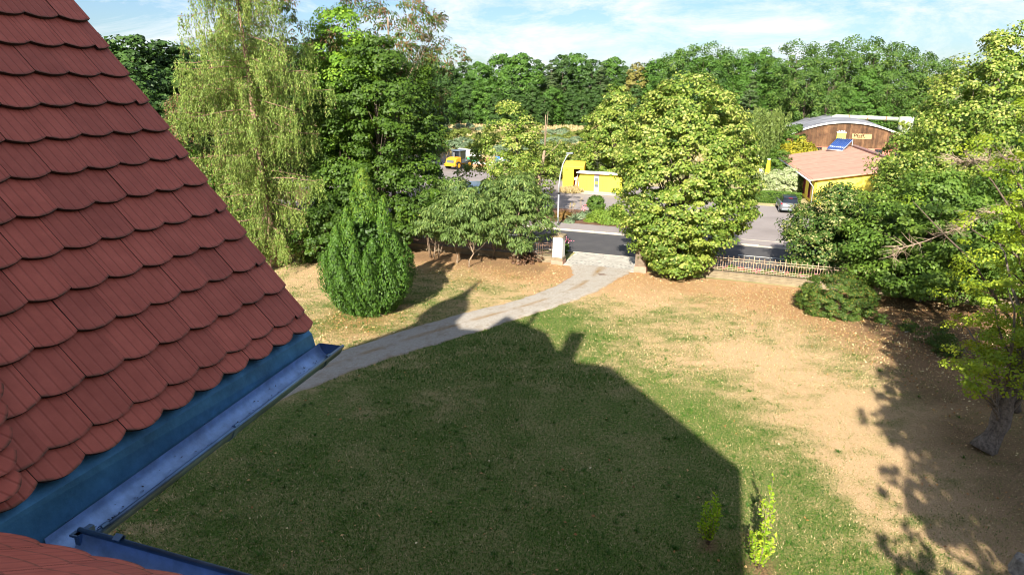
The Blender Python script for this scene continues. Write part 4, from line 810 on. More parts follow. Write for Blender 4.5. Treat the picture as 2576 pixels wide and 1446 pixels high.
yc = thing('yucca', 'spiky blue green yucca in the middle of the planting bed', 'plant', tuple(G(1446, 558)[:2]) + (.12,)); rng = np.random.default_rng(1); n_ = 90; d = norm(np.stack([rng.normal(size=n_), rng.normal(size=n_), rng.uniform(.25, 1.4, n_)], 1)); V, F = leafquads(d * .42, norm(np.cross(d, rng.normal(size=d.shape))), .85, 9, rng, d); link('leaves', npmesh('leaves', V, F, L_gry, np.repeat(rng.uniform(.2, .9, n_), 4)), yc)
def stalks(label, g, n, h, seed, lm):
    rng = np.random.default_rng(seed); t = thing('flower_stalks', label, 'plant', tuple(g[:2]) + (.12,)); mb = MB(); P = []
    for i in range(n):
        a = rng.uniform(0, 6.28); r = rng.uniform(.05, .3); hh = h * rng.uniform(.7, 1); mb.tube([(r * cos(a) * .4, r * sin(a) * .4, 0), (r * cos(a), r * sin(a), hh)], [.02, .012], 4); P += [(r * cos(a), r * sin(a), hh - k * .05) for k in range(9)]
    mb.build('stems', bark_pale, t); P = np.array(P) + rng.normal(size=(len(P), 3)) * .04; V, F = leafquads(P, norm(rng.normal(size=P.shape)), .11, 1.4, rng); link('flower_heads', npmesh('flower_heads', V, F, lm, np.repeat(rng.uniform(0, 1, len(P)), 4)), t)
stalks('tall pale seed stalks at the left end of the bed', G(1438, 545), 5, 1.5, 1, L_hay); stalks('thin upright stalks with pale flowers left of the ball', G(1470, 545), 5, 1.1, 2, L_flow); stalks('single branching dry stalk behind the yucca', G(1460, 540), 2, 1.7, 3, L_hay)
g = G(1421, 640); bush('rose_bush', 'small rose bush with pink flowers right of the white gate pillar', (g[0] - .1, g[1] + .5), .42, 1.15, L_hed, 120, 40, 40, .10)
fl = thing('flower_cluster', 'pink blossoms on the rose bush by the gate pillar', 'flowers', (g[0], g[1] + .3, .9)); rng = np.random.default_rng(3); P = rng.normal(size=(26, 3)) * [.16, .12, .13] + [.12, 0, .08]; V, F = leafquads(P, norm(rng.normal(size=P.shape)), .10, 1, rng); link('blossoms', npmesh('blossoms', V, F, L_flow, np.repeat(rng.uniform(.2, .5, 26), 4)), fl)
# planting strip behind the right hand railings
rng = np.random.default_rng(14); n_ = 9000; q = rng.uniform(-7, 10, n_); s_ = 45.25 + np.abs(rng.normal(0, .33, n_)) ; zz = rng.uniform(.05, .55, n_) * (.6 + .8 * vnoise(q, s_, .8, 3)); P = np.stack([RD[0] * q + RN[0] * s_, RD[1] * q + RN[1] * s_, zz], 1); V, F = leafquads(P, norm(rng.normal(size=P.shape) + [0, 0, .6]), .12, 1.6, rng)
tag(link('flower_border', npmesh('flower_border', V, F, L_hed, np.repeat(np.clip(.55 + rng.normal(0, .2, n_), 0, 1), 4))), kind='stuff')
n_ = 420; q = rng.uniform(-6.5, 8, n_); k_ = np.round(q / .9); q = k_ * .9 + rng.normal(0, .14, n_); s_ = 45.3 + rng.uniform(0, .4, n_); P = np.stack([RD[0] * q + RN[0] * s_, RD[1] * q + RN[1] * s_, rng.uniform(.35, .62, n_)], 1); V, F = leafquads(P, norm(rng.normal(size=P.shape)), .11, 1, rng); tag(link('border_flowers', npmesh('border_flowers', V, F, L_flow, np.repeat(np.clip((k_ * .37) % 1, 0, 1), 4))), kind='stuff')
# grey box behind the left railings
gb = thing('cable_cabinet', 'light grey cabinet behind the dark railings left of the gate pillar', 'cabinet', QS(-15.6, 45.3), ang); MB().box(-.75, .75, -.15, .15, 0, .95).build('body', mat('cabinet_grey', (.42, .43, .45), .6, dirt=.2), gb, bevel=.01); MB().box(-.8, .8, -.2, .2, .95, 1.0).build('lid', mat('cabinet_grey', (.42, .43, .45)), gb)

# --- parcel locker
yel = mat('yellow_paint', (.84, .74, .06), .45, var=.04, vscale=3); yel2 = mat('container_yellow', (.80, .54, .03), .55, var=.08, vscale=2, dirt=.25); pale = mat('pale_grey_panel', (.56, .57, .60), .5, var=.04); dkg = mat('dark_grey_panel', (.10, .12, .13), .5); red_ = mat('red_paint', (.55, .03, .02), .5)
lk = thing('parcel_locker', 'bright yellow parcel locker wall with pale grey centre column and white roof edge', 'parcel locker', tuple(G(1456.5, 484)[:2]) + (0,), ang)
MB().box(0, 4.9, .02, .75, .22, 2.05).build('body', yel, lk); MB().box(-.05, 5.0, -.05, .85, 0, .22).build('base', mat('locker_base', (.20, .23, .23), .7), lk); MB().box(-.25, 5.2, -.5, .95, 2.22, 2.36).build('roof', mat('roof_white', (.72, .73, .74), .5), lk, bevel=.02); MB().box(0, 4.9, 0, .75, 2.05, 2.22).build('header', yel2, lk)
MB().box(-.3, 5.3, -.75, -.06, -.02, .07).build('pad', conc, lk)
dm = MB().box(.006, .424, -.012, .02, .006, .223).mesh('locker_door', yel)
for i in [0, 1, 2, 3, 5, 6, 7, 8, 9]:
    x = i * .43 + (0 if i < 4 else .06 - .0)
    if x > 4.5: continue
    for j in range(8): link('locker_door', dm, lk, (x if i < 4 else 2.27 + (i - 5) * .43 + .0, 0, .22 + j * .229))
cc = MB().box(1.735, 2.255, -.02, .02, .22, 2.2).build('centre_column', pale, lk); MB().box(1.77, 2.21, -.035, -.02, 1.35, 1.72).build('screen', dkg, cc); MB().box(1.77, 2.21, -.033, -.02, 1.04, 1.35).build('scanner_panel', yel, cc); MB().box(1.77, 2.21, -.035, -.02, .72, 1.04).build('keypad_panel', dkg, cc); MB().box(1.80, 2.2, -.03, -.02, 2.1, 2.18).build('red_sticker', red_, cc)
# --- container
P0 = G(1417, 418, 2.6); P1 = G(1433, 406, 2.6); cz = math.atan2(P1[1] - P0[1], P1[0] - P0[0]) - pi / 2
ct = thing('shipping_container', 'open orange yellow shipping container with tools inside its doorway', 'container', (P0[0], P0[1], 0), -.13)
fw = MB(); fw.box(0, 1.25, 0, .06, .12, 2.5); fw.box(2.02, 2.44, 0, .06, .12, 2.5); fw.box(1.25, 2.02, 0, .06, 2.3, 2.5); fw.box(0, 2.44, 0, .06, 0, .12)
for z in np.arange(.3, 2.4, .26): fw.box(.08, 1.2, -.02, 0, z, z + .03)
fw.build('end_wall', yel2, ct)
sw = MB()
for sgn, x in ((1, 2.44), (-1, 0)):
    for k in range(22): y = .06 + k * .272; sw.box(x - .02, x + .02, y, y + .13, .12, 2.5); sw.box(x - .055 if sgn > 0 else x + .015, x - .015 if sgn > 0 else x + .055, y + .13, y + .272, .12, 2.5)
sw.build('side_wall', yel2, ct); MB().box(0, 2.44, 6.0, 6.06, .0, 2.5).build('rear_wall', yel2, ct)
MB().box(-.02, 2.46, -.02, 6.08, 2.5, 2.6).build('roof', mat('container_roof', (.78, .50, .06), .6, var=.1, vscale=1.5, dirt=.25), ct); MB().box(0, 2.44, 0, 6.06, .0, .1).build('floor', mat('worn_wood', (.30, .18, .10), .9), ct)
MB().box(2.02, 2.08, -.78, 0, .12, 2.45).build('door', yel2, ct)
it = MB(); it.box(1.0, 2.3, 1.2, 1.26, .1, 1.2); it.build('plywood_sheet', mat('plywood', (.55, .22, .06), .8), ct)
il = MB(); il.tube([(1.4, .5, .1), (1.6, .9, 1.3)], .03, 5); il.tube([(1.55, .5, .1), (1.7, .9, 1.5)], .02, 5); il.box(1.3, 1.5, .6, .8, .9, 1.2); il.tube([(1.9, .3, .1), (1.75, .8, .8)], .03, 5); il.build('white_tools', white_p, ct)
def text(name, body, size, m, loc, rot, par, ext=.01):
    c = bpy.data.curves.new(name, 'FONT'); c.body = body; c.size = size; c.extrude = ext; c.align_x = 'LEFT'; c.fill_mode = 'BOTH' if hasattr(c, 'fill_mode') else None
    o = bpy.data.objects.new(name, c); COL.objects.link(o); bpy.context.view_layer.update(); me = bpy.data.meshes.new_from_object(o); bpy.data.objects.remove(o); me.materials.clear(); me.materials.append(m); return link(name, me, par, loc, rot)
text('lettering', 'DEIF', .22, black, (.16, -.03, 2.1), (pi / 2, 0, 0), ct)
tx = MB().tube([(.4 * cos(t) + 1.1, -.9, .35 * sin(t) + .0) for t in np.linspace(0, pi, 9)], .11, 6); ty = tx.build('old_tyre', black); ty.parent = None; ty.matrix_world = Matrix.Translation((P0[0], P0[1], 0)); tag(ty, 'half buried black tyre in the dry grass before the container', 'tyre')
def grasspatch(name, label, g, r, n, h, seed, lm=L_hay):
    rng = np.random.default_rng(seed); a = rng.uniform(0, 6.28, n); rr = r * rng.uniform(0, 1, n) ** .5; P = np.stack([g[0] + rr * cos(1) * 0 + rr * np.cos(a), g[1] + rr * np.sin(a), h * .45 * np.ones(n)], 1); T = norm(rng.normal(size=(n, 3)) * .35 + [0, 0, 1]); V, F = leafquads(P, norm(np.cross(T, rng.normal(size=(n, 3)))), h, 9, rng, T)
    return tag(link(name, npmesh(name, V, F, lm, np.repeat(rng.uniform(.2, 1, n), 4))), label, 'grass')
g = G(1438, 483); grasspatch('dry_grass_tuft', 'patch of tall dry grass before the container', g, 1.5, 1500, .6, 4)

# --- wheel loader
ly = mat('loader_yellow', (.72, .34, .02), .45, var=.06, vscale=3, dirt=.15)
ld = thing('wheel_loader', 'small yellow wheel loader with black cab parked at the far yard edge', 'wheel loader', tuple(G(1152, 427)[:2]) + (0,), -radians(32)); ld.location.x -= 1.0
mb = MB(); mb.prism([(0, .62), (-.18, .75), (-.12, 1.0), (.05, 1.42), (.55, 1.62), (1.35, 1.70), (1.35, .62)], -.85, .85, lambda x, z, w: (w, x, z)); mb.build('engine_cover', ly, ld, bevel=.05)
MB().box(-1.0, 1.0, -.35, .05, .48, .82).build('counterweight', ly, ld, bevel=.06); MB().box(-.62, .62, -.16, -.10, .95, 1.32).build('radiator_grille', dkg, ld); MB().box(-.05, .05, .75, .85, 1.6, 2.35).build('exhaust_pipe', lampm, ld)
for x in (-.8, .8): MB().box(x - .09, x + .09, -.37, -.34, .60, .70).build('tail_light', red_, ld)
cbm = MB()
for (x, y) in ((-.68, 1.3), (.68, 1.3), (-.68, 2.65), (.68, 2.65)): cbm.box(x - .05, x + .05, y - .05, y + .05, 1.0, 2.5)
cbm.box(-.72, .72, 1.25, 2.7, .8, 1.35); cbm.build('cab_frame', dkg, ld); MB().box(-.80, .80, 1.1, 2.85, 2.5, 2.62).build('cab_roof', mat('cab_roof', (.10, .13, .18), .5), ld, bevel=.03); MB().box(-.66, .66, 1.32, 2.62, 1.35, 2.5).build('cab_glass', glass_dk, ld)
for y in (.55, 3.1):
    for x in (-.85, .85):
        wv = MB().disc((x, y, .56), .56, (1, 0, 0), 18, .38).build('wheel', black, ld); MB().disc((x + (.17 if x > 0 else -.17), y, .56), .30, (1, 0, 0), 14, .08).build('rim', ly, wv)
MB().box(-1.02, -.62, 2.5, 3.7, 1.0, 1.22).box(.62, 1.02, 2.5, 3.7, 1.0, 1.22).build('mudguard', dkg, ld, bevel=.05); MB().prism([(2.6, .5), (3.6, .5), (4.2, .35), (4.2, .6), (3.4, 1.5), (2.7, 1.2)], -.25, .25, lambda x, z, w: (w, x, z)).build('lift_arm', ly, ld); MB().prism([(4.1, .1), (4.9, .08), (4.95, .16), (4.35, .25), (4.3, .9), (4.15, .9)], -1.0, 1.0, lambda x, z, w: (w, x, z)).build('bucket', dkg, ld)
def junk(name, label, cat, u, v, build, rz=0):
    g = G(u, v); t = thing(name, label, cat, (g[0], g[1], 0), rz); build(t); return t
grn_p = mat('green_plastic', (.02, .30, .12), .5); orr = mat('pallet_wood', (.42, .22, .12), .85, var=.2); blu = mat('blue_plastic', (.04, .16, .55), .5)
def j1(t): MB().box(-1.1, 1.1, -.5, .5, .1, .9).build('hull', grn_p, t, bevel=.08); MB().box(-1.15, 1.15, -.55, .55, .85, 1.0).build('rim', grn_p, t); MB().box(-.8, -.6, -.6, .6, 0, .12).build('skid', dkg, t)
junk('waste_skip', 'green container box right of the loader', 'skip', 1186, 414, j1, -.2)
def j2(t): MB().prism([(-1.7, 1.1), (1.7, .8), (1.7, 1.7), (-1.7, 2.1)], -.6, .6, lambda x, z, w: (x, w, z)).build('tank', white_p, t, bevel=.05); MB().box(-1.2, -1.0, -.4, .4, 0, 1.2).box(1.0, 1.2, -.4, .4, 0, 1.1).build('stand', dkg, t)
junk('white_trough', 'white trough on a stand behind the loader bucket', 'trough', 1182, 408, j2, -.1)
def j3(t):
    for k in range(3): MB().box(-1.6 + k * .2, 1.4, -.5 + .1 * k, .5, .02 + .16 * k, .14 + .16 * k).build('pallet', orr, t)
    MB().box(-.9, .6, -.4, .4, .5, .75).build('sack', white_p, t, bevel=.08)
junk('pallet_stack', 'stack of brown pallets with a white sack on the yard', 'pallets', 1205, 421, j3, -.25)
def j4(t): MB().box(-.8, 0, -.4, .4, 0, .35).build('block', white_p, t, bevel=.05); MB().box(.15, 1.1, -.3, .4, 0, .5).build('block', white_p, t, bevel=.08)
junk('white_blocks', 'white blocks right of the pallet stack', 'blocks', 1228, 417, j4, .1)
def j6(t): MB().box(-1.0, 1.0, -.4, .4, 0, .5).build('board', mat('brown_board', (.25, .10, .06), .8), t)
junk('brown_board_stack', 'low stack of brown boards behind the white blocks', 'boards', 1222, 408, j6)
for i, (u, m2, lb) in enumerate([(1262, white_p, 'white drum'), (1272, blu, 'blue drum'), (1283, white_p, 'second white drum, right of the blue one'), (1252, blu, 'blue drum left of the white one')]):
    def j5(t, m2=m2): MB().tube([(0, 0, 0), (0, 0, .9), (0, 0, 1.0)], [.36, .36, .30], 12).build('barrel', m2, t); MB().disc((0, 0, 1.02), .2, (0, 0, 1), 10, .04).build('lid', black if m2 is not white_p else blu, t)
    junk('plastic_drum', lb + ' seen through the patchy lime leaves', 'drum', u, 410, j5)
wat = bpy.data.materials.new('water'); wat.use_nodes = True; b = wat.node_tree.nodes['Principled BSDF']; b.inputs['Base Color'].default_value = (.05, .06, .06, 1); b.inputs['Roughness'].default_value = .06
pp = G(1195, 470); poly('puddle', [(pp[0] + 4.2 * cos(t) * (1 + .15 * sin(3 * t)), pp[1] + 4.5 * sin(t) * (1 + .1 * cos(4 * t))) for t in np.linspace(0, 2 * pi, 28, endpoint=False)], .012, wat)

# --- car, seen from behind
cm = mat('silver_car_paint', (.24, .255, .28), .3, metal=.5, var=.03, vscale=2, spec=.6); blk = mat('black_car_roof', (.012, .014, .02), .12, spec=.8, var=.1); lens = mat('tail_lens', (.55, .01, .02), .2, spec=.7)
cg = G(1985, 538); car = thing('parked_car', 'silver hatchback with black roof parked rear on beside the yellow building', 'car', (cg[0], cg[1], 0), -radians(15))
def ringsec(y, zb, zs, w, zt=None, wt=None): return None
st_b = [(-.02, .42, .55, .98, .70), (.10, .30, .62, 1.05, .84), (.45, .26, .62, 1.08, .89), (1.2, .26, .60, 1.06, .90), (2.2, .26, .58, 1.02, .90), (3.1, .26, .56, .99, .89), (3.8, .30, .52, .90, .84), (4.15, .36, .48, .78, .72), (4.24, .44, .50, .66, .6)]
V = []; kk = 10
for (y, zb, zm, zt, w) in st_b: V += [(-w * .86, y, zb), (-w, y, zb + .12), (-w * 1.0, y, zm), (-w * .97, y, zt - .08), (-w * .86, y, zt), (w * .86, y, zt), (w * .97, y, zt - .08), (w, y, zm), (w, y, zb + .12), (w * .86, y, zb)]
F = [(j * kk + i, j * kk + (i + 1) % kk, (j + 1) * kk + (i + 1) % kk, (j + 1) * kk + i) for j in range(len(st_b) - 1) for i in range(kk)] + [tuple(range(kk))[::-1], tuple((len(st_b) - 1) * kk + i for i in range(kk))]
MB().add(V, F, True).build('body', cm, car, bevel=0)
st_g = [(.08, 1.03, .74, 1.06, .70), (.42, 1.0, .78, 1.48, .58), (.9, 1.0, .79, 1.56, .60), (2.0, 1.0, .79, 1.57, .60), (2.7, .98, .78, 1.46, .60), (3.5, .94, .72, .98, .62)]
V = []
for (y, z0_, w0, z1_, w1) in st_g: V += [(-w0, y, z0_), (-w1, y, z1_), (w1, y, z1_), (w0, y, z0_)]
F = [(j * 4 + i, j * 4 + i + 1, (j + 1) * 4 + i + 1, (j + 1) * 4 + i) for j in range(5) for i in range(3)] + [(0, 1, 2, 3)]
MB().add(V, F).build('side_window', glass_dk, car)
MB().add([(-.56, .40, 1.50), (.56, .40, 1.50), (.61, .92, 1.585), (.61, 2.0, 1.595), (.61, 2.68, 1.475), (-.61, 2.68, 1.475), (-.61, 2.0, 1.595), (-.61, .92, 1.585)], [(0, 1, 2, 7), (7, 2, 3, 6), (6, 3, 4, 5)]).build('roof', blk, car)
MB().add([(-.60, .30, 1.49), (.60, .30, 1.49), (.60, .5, 1.53), (-.60, .5, 1.53), (-.60, .30, 1.45), (.60, .30, 1.45)], [(0, 1, 2, 3), (0, 4, 5, 1)]).build('spoiler', blk, car)
MB().add([(-.70, .045, 1.05), (.70, .045, 1.05), (.55, .385, 1.46), (-.55, .385, 1.46)], [(0, 1, 2, 3)]).build('rear_window', glass_dk, car); MB().box(-.18, .18, .27, .30, 1.46, 1.485).build('brake_light', lens, car)
for sg in (-1, 1):
    MB().add([(sg * .36, -.035, .86), (sg * .80, .04, .88), (sg * .86, .2, .90), (sg * .84, .2, 1.02), (sg * .76, .03, 1.0), (sg * .36, -.03, .96)], [(0, 1, 4, 5), (1, 2, 3, 4)]).build('tail_light', lens, car); MB().box(sg * .95 - .09, sg * .95 + .09, 2.75, 2.95, .98, 1.12).build('mirror', blk, car, bevel=.02)
MB().box(-.36, .36, -.034, -.02, .84, .98).build('rear_panel', dkg, car); MB().box(-.74, .74, -.06, .02, .30, .50).build('bumper', dkg, car, bevel=.03); MB().box(-.72, .72, -.065, -.05, .44, .47).build('trim_strip', pale, car)
for y in (.78, 3.45):
    for x in (-.80, .80): wv = MB().disc((x, y, .34), .34, (1, 0, 0), 18, .22).build('wheel', black, car); MB().disc((x + (.105 if x > 0 else -.105), y, .34), .22, (1, 0, 0), 12, .03).build('rim', pale, wv)

# --- hedges, shrubs and parasols round the terrace
def hedge(label, q0, q1, s0, s1, h, lm, seed, n, name='hedge'):
    rng = np.random.default_rng(seed); face = rng.uniform(0, 1, n); q = rng.uniform(q0, q1, n); s = np.where(face < .6, s0, rng.uniform(s0, s1, n)); z = np.where(face < .6, rng.uniform(0, h, n), h); z = z + (fbm(q, z * 3, .8, seed, 2) - .5) * .3; s = s + (fbm(q * 2, z * 2, .8, seed + 1, 2) - .5) * .35
    P = np.stack([RD[0] * q + RN[0] * s, RD[1] * q + RN[1] * s, np.clip(z, .02, 9)], 1); V, F = leafquads(P, norm(rng.normal(size=(n, 3)) + [-.3, -.8, .6]), .15, 1.5, rng); w = thing(name, label, 'hedge', (0, 0, 0)); link('foliage', npmesh('foliage', V, F, lm, np.repeat(np.clip(.5 + rng.normal(0, .18, n), 0, 1), 4)), w)
    MB().box(q0 + .1, q1 - .1, s0 + .15, s1, 0, h - .1, QS).build('inner_twigs', L_yew, w)
hedge('low clipped green hedge behind the silver car', -4.5, 3.6, 76.4, 77.6, 1.15, L_hed, 130, 5200)
gs = MB(); gs.box(-6, 3.9, 74.9, 76.5, 0, .03, QS); tag(gs.build('grass_strip', meadow_m), kind='structure')
def pxb(name, label, u, v, Y, r, h, lm, seed, z0=.1, cat='shrub', **kw): p = at(u, v, Y); return bush(name, label, (p[0], Y), r, h, lm, seed, z0=z0, cat=cat, **kw)
pxb('variegated_shrub', 'cream and green variegated shrub left of the yellow parasol foot', 1908, 470, 79.5, 1.5, 2.3, L_var, 131, npf=110, nlf=46, size=.17)
pxb('variegated_shrub', 'cream variegated shrub in the middle, right of the closed parasol', 1948, 470, 79.5, 1.4, 2.5, L_var, 132, npf=110, nlf=46, size=.17)
pxb('variegated_shrub', 'largest cream variegated shrub, next to the yellow building wall', 1985, 460, 79.0, 1.7, 2.9, L_var, 133, npf=140, nlf=46, size=.17)
pxb('dark_shrub', 'dark shaded bush in the corner of the yellow building', 2012, 480, 78.0, 1.0, 2.5, L_limed, 134, npf=60, nlf=46, size=.17)
pxb('tall_shrub', 'tall dark green shrub behind the closed parasol', 1955, 440, 87, 1.6, 4.6, L_hed, 135, npf=110, nlf=46, size=.2)
def parasol(label, p, h):
    t = thing('parasol', label, 'parasol', (p[0], p[1], 0)); mb = MB(); k = 16; V = []
    for (z, r) in ((.75, .46), (1.3, .40), (2.2, .28), (h - .15, .16), (h, .15)):
        for i in range(k): rr = r * (1 if i % 2 else .78); V.append((rr * cos(2 * pi * i / k), rr * sin(2 * pi * i / k), z))
    mb.add(V, [(j * k + i, j * k + (i + 1) % k, (j + 1) * k + (i + 1) % k, (j + 1) * k + i) for j in range(4) for i in range(k)] + [tuple(range(k))]); mb.build('canopy', mat('parasol_yellow', (.80, .58, .03), .8), t)
    MB().tube([(0, 0, 0), (0, 0, h + .05)], .04, 8).build('pole', lampm, t); MB().disc((0, 0, h + .03), .19, (0, 0, 1), 12, .1).build('cap', white_p, t); MB().box(-.35, .35, -.35, .35, 0, .08).build('base', conc, t)
parasol('closed yellow parasol standing among the cream variegated shrubs', at(1930, 440, 81), 3.6); parasol('second closed yellow parasol, partly hidden behind the big lime', at(1903, 420, 88), 3.3)
tw_ = thing('terrace_wall', 'low whitish wall behind the closed parasol', 'wall', tuple(at(1915, 440, 90)[:2]) + (0,), ang); MB().box(-3, 3.2, 0, .2, 0, 1.5).build('panel', white_p, tw_)

# --- yellow building
E2 = np.array([30.8, 71.0]); pb = np.array([.2195, .9756]); rb = np.array([.938, -.347])
def YB(r, p, z): w = E2 + rb * r + pb * p; return (w[0], w[1], z)
yb = thing('yellow_building', 'single storey yellow building with flat sloping salmon pink roof and maroon window frames', 'building')
ywall = mat('yellow_render', (.84, .68, .10), .85, var=.05, vscale=1.2, dirt=.06); maroon = mat('maroon_frame', (.16, .012, .03), .6); yro = mat('pink_roof_felt', (.50, .26, .19), .9, var=.12, vscale=1.3, bump=.15, bscale=30, dirt=.12)
LN = 24.6; WD = 9.0; za, zb_ = 2.45, 4.15
def ztop(r): return za + (zb_ - za) * r / WD
mb = MB(); 
wins = [(2.0, 3.3), (5.2, 6.5), (8.0, 9.3), (10.8, 12.1), (13.6, 14.9), (16.4, 17.7), (19.2, 20.5)]
prev = .5
for (a_, c_) in wins + [(24.0, 24.0)]:
    mb.box(.55, .80, prev, a_, 0, ztop(.55), YB)
    if c_ > a_: mb.box(.55, .80, a_, c_, 0, .35, YB); mb.box(.55, .80, a_, c_, 2.25, ztop(.55), YB)
    prev = c_
def quadwall(p): mb.add([YB(.55, p, 0), YB(WD - .3, p, 0), YB(WD - .3, p, ztop(WD - .3) - .06), YB(.55, p, ztop(.55) - .06), YB(.55, p + .25, 0), YB(WD - .3, p + .25, 0), YB(WD - .3, p + .25, ztop(WD - .3) - .06), YB(.55, p + .25, ztop(.55) - .06)], [(0, 1, 2, 3), (7, 6, 5, 4), (1, 5, 6, 2), (0, 3, 7, 4)])
quadwall(.5); quadwall(23.9); mb.box(WD - .5, WD - .3, .5, 24, 0, ztop(WD - .4) - .08, YB); mb.build('wall', ywall, yb)
for (a_, c_) in wins:
    fm = MB(); fm.box(.52, .62, a_, a_ + .28, .35, 2.25, YB); fm.box(.52, .62, c_ - .12, c_, .35, 2.25, YB); fm.box(.52, .62, a_, c_, 2.13, 2.25, YB); fm.box(.52, .62, a_, c_, .35, .45, YB); fm.box(.55, .60, (a_ + c_) / 2 + .05, (a_ + c_) / 2 + .11, .45, 2.13, YB)
    wv = fm.build('window', maroon, yb); MB().box(.64, .66, a_, c_, .35, 2.25, YB).build('pane', glass_dk, wv)
rf = MB(); 
def RS(r, p, dz): return YB(r, p, ztop(r) + dz)
rf.add([RS(0, 0, 0), RS(WD, 0, 0), RS(WD, LN, 0), RS(0, LN, 0), RS(0, 0, .16), RS(WD, 0, .16), RS(WD, LN, .16), RS(0, LN, .16)], [(3, 2, 1, 0), (4, 5, 6, 7), (0, 1, 5, 4), (1, 2, 6, 5), (2, 3, 7, 6), (3, 0, 4, 7)]); rfo = rf.build('roof', yro, yb)
sm_ = MB()
for p in (4.1, 8.2, 12.3, 16.4, 20.5): sm_.add([RS(.05, p, .165), RS(WD - .05, p, .165), RS(WD - .05, p + .05, .172), RS(.05, p + .05, .172)], [(0, 1, 2, 3)])
for r in (.25,): sm_.add([RS(r, .1, .164), RS(r + .05, .1, .164), RS(r + .05, LN - .1, .17), RS(r, LN - .1, .17)], [(0, 1, 2, 3)])
sm_.build('felt_seam', mat('felt_seam', (.30, .14, .10), .9), rfo)
MB().box(WD - .15, WD + .5, -.1, LN + .1, 4.05, 4.5, YB).build('ridge_cap', mat('brown_cap', (.26, .15, .13), .8), rfo)
MB().tube([YB(-.06, -.05, 2.47), YB(-.06, LN, 2.47)], .085, 8).build('gutter', mat('light_zinc', (.52, .56, .62), .5, metal=.3), yb)
MB().tube([YB(-.06, .1, 2.42), YB(.1, .1, 2.2), YB(.42, .38, 1.85), YB(.44, .42, 0)], .055, 8).build('downpipe', mat('light_zinc', (.52, .56, .62)), yb)
sg_ = thing('round_sign', 'round blue rimmed yellow disc sign sticking out of the yellow gable wall', 'sign', YB(2.0, .42, 1.55)); dv = np.array([pb[0], pb[1], 0]); MB().disc((0, 0, 0), .42, (rb[0], rb[1], 0), 20, .18).build('blue_rim', blu, sg_); MB().disc(-.06 * np.array([rb[0], rb[1], 0]) , .36, (rb[0], rb[1], 0), 20, .10).build('yellow_face', yel, sg_); sg_.location = Vector(YB(2.0, .05, 1.6)); MB().tube([(0, 0, 0), (pb[0] * .5, pb[1] * .5, 0)], .03, 6).build('arm', lampm, sg_)
ml = MB(); 
def WT(x, z, y): return YB(x, .5 - y, z)
ml.add([WT(6.2, 2.75, .012), WT(7.4, 2.95, .012), WT(7.4, 2.87, .012), WT(6.2, 2.67, .012)], [(0, 1, 2, 3)]); ml.add([WT(6.9, 2.8, .014), WT(7.05, 2.8, .014), WT(6.1, 1.7, .014), WT(5.95, 1.7, .014)], [(0, 1, 2, 3)]); ml.build('timber_inlay', wood_dk, yb)
# solar collector and chimney on the roof
sp0 = G(2080, 373, 4.1); sp_ = thing('solar_collector', 'blue evacuated tube solar collector tilted on the pink roof', 'solar panel', (sp0[0], sp0[1], 3.95))
d1 = np.array([.50, -.866, 0]); d2 = np.array([.866, .50, 0]) * .82 + EZ * .57; LL, HH = 2.3, 2.2
MB().add([tuple(d1 * a + d2 * b_ - EZ * .02) for a, b_ in ((0, 0), (LL, 0), (LL, HH), (0, HH))], [(0, 1, 2, 3)]).build('back_plate', mat('collector_back', (.05, .09, .22), .4), sp_)
tbm = MB()
for i in range(8): c0 = d1 * (LL * (i + .5) / 8); tbm = MB(); tbm.tube([c0 + EZ * .06, c0 + d2 * HH + EZ * .06], .135, 8); tbm.build('tube', mat('blue_glass_tube', (.015, .05, .20), .12, spec=.9), sp_)
rl = MB()
for i in range(9): c0 = d1 * (LL * i / 8); rl.tube([c0 + EZ * .10, c0 + d2 * HH + EZ * .10], .022, 5)
rl.build('rail', pale, sp_); MB().tube([(0, 0, 0), tuple(d1 * LL)], .07, 6).tube([tuple(d2 * HH), tuple(d1 * LL + d2 * HH)], .07, 6).build('manifold', pale, sp_); MB().tube([tuple(d1 * LL + d2 * HH), tuple(d1 * LL + d2 * HH * [1, 1, 0])], .04, 5).tube([tuple(d2 * HH), tuple(d2 * HH * np.array([1, 1, 0]))], .04, 5).build('strut', lampm, sp_)
chp = at(2114, 355, 94); ch = thing('roof_chimney', 'yellow rendered chimney behind the solar collector', 'chimney', (chp[0], chp[1], 3.6), ang); MB().box(-.55, .55, -.4, .4, 0, 2.3).build('stack', ywall, ch); MB().box(-.6, .6, -.45, .45, 2.3, 2.38).build('cap', white_p, ch)
for x in (-.3, 0, .3): MB().tube([(x, 0, 2.35), (x, 0, 2.6)], .1, 8).build('pot', lampm, ch)

# --- warehouse with barrel roof
W0 = at(1963, 350, 108)[:2]
def WB(x, y, z): w = W0 + RD * x + RN * y; return (w[0], w[1], z)
wh = thing('barrel_roof_hall', 'old brick hall with arched grey roof and dark timber gable behind the yellow building', 'building')
brk = mat('pink_brick', (.50, .20, .14), .9, var=.22, vscale=14, dirt=.15); tim = mat('weathered_planks', (.05, .024, .014), .9, var=.5, vscale=.9, col2=(.17, .09, .045), objvar=.35); rfm = mat('patched_roof_felt', (.11, .11, .125), .8, var=.2, vscale=.35, col2=(.32, .33, .37)); timb = mat('timber_frame', (.10, .04, .03), .9)
WW = 18.6; EZ0 = 3.9; AP = 2.75; DP = 32
def arcz(x): return EZ0 + AP * (1 - ((x - WW / 2) / (WW / 2)) ** 2)
k = 24; xs = np.linspace(-.3, WW + .3, k + 1); V = []; F = []
for y in (-.35, DP):
    for dz in (0, .16): V += [WB(x, y, arcz(x) + dz) for x in xs]
n1 = k + 1
for i in range(k): F += [(n1 + i, n1 + i + 1, 3 * n1 + i + 1, 3 * n1 + i), (i + 1, i, 2 * n1 + i, 2 * n1 + i + 1)]
MB().add(V, F).build('roof', rfm, wh); vg = MB(); V = []
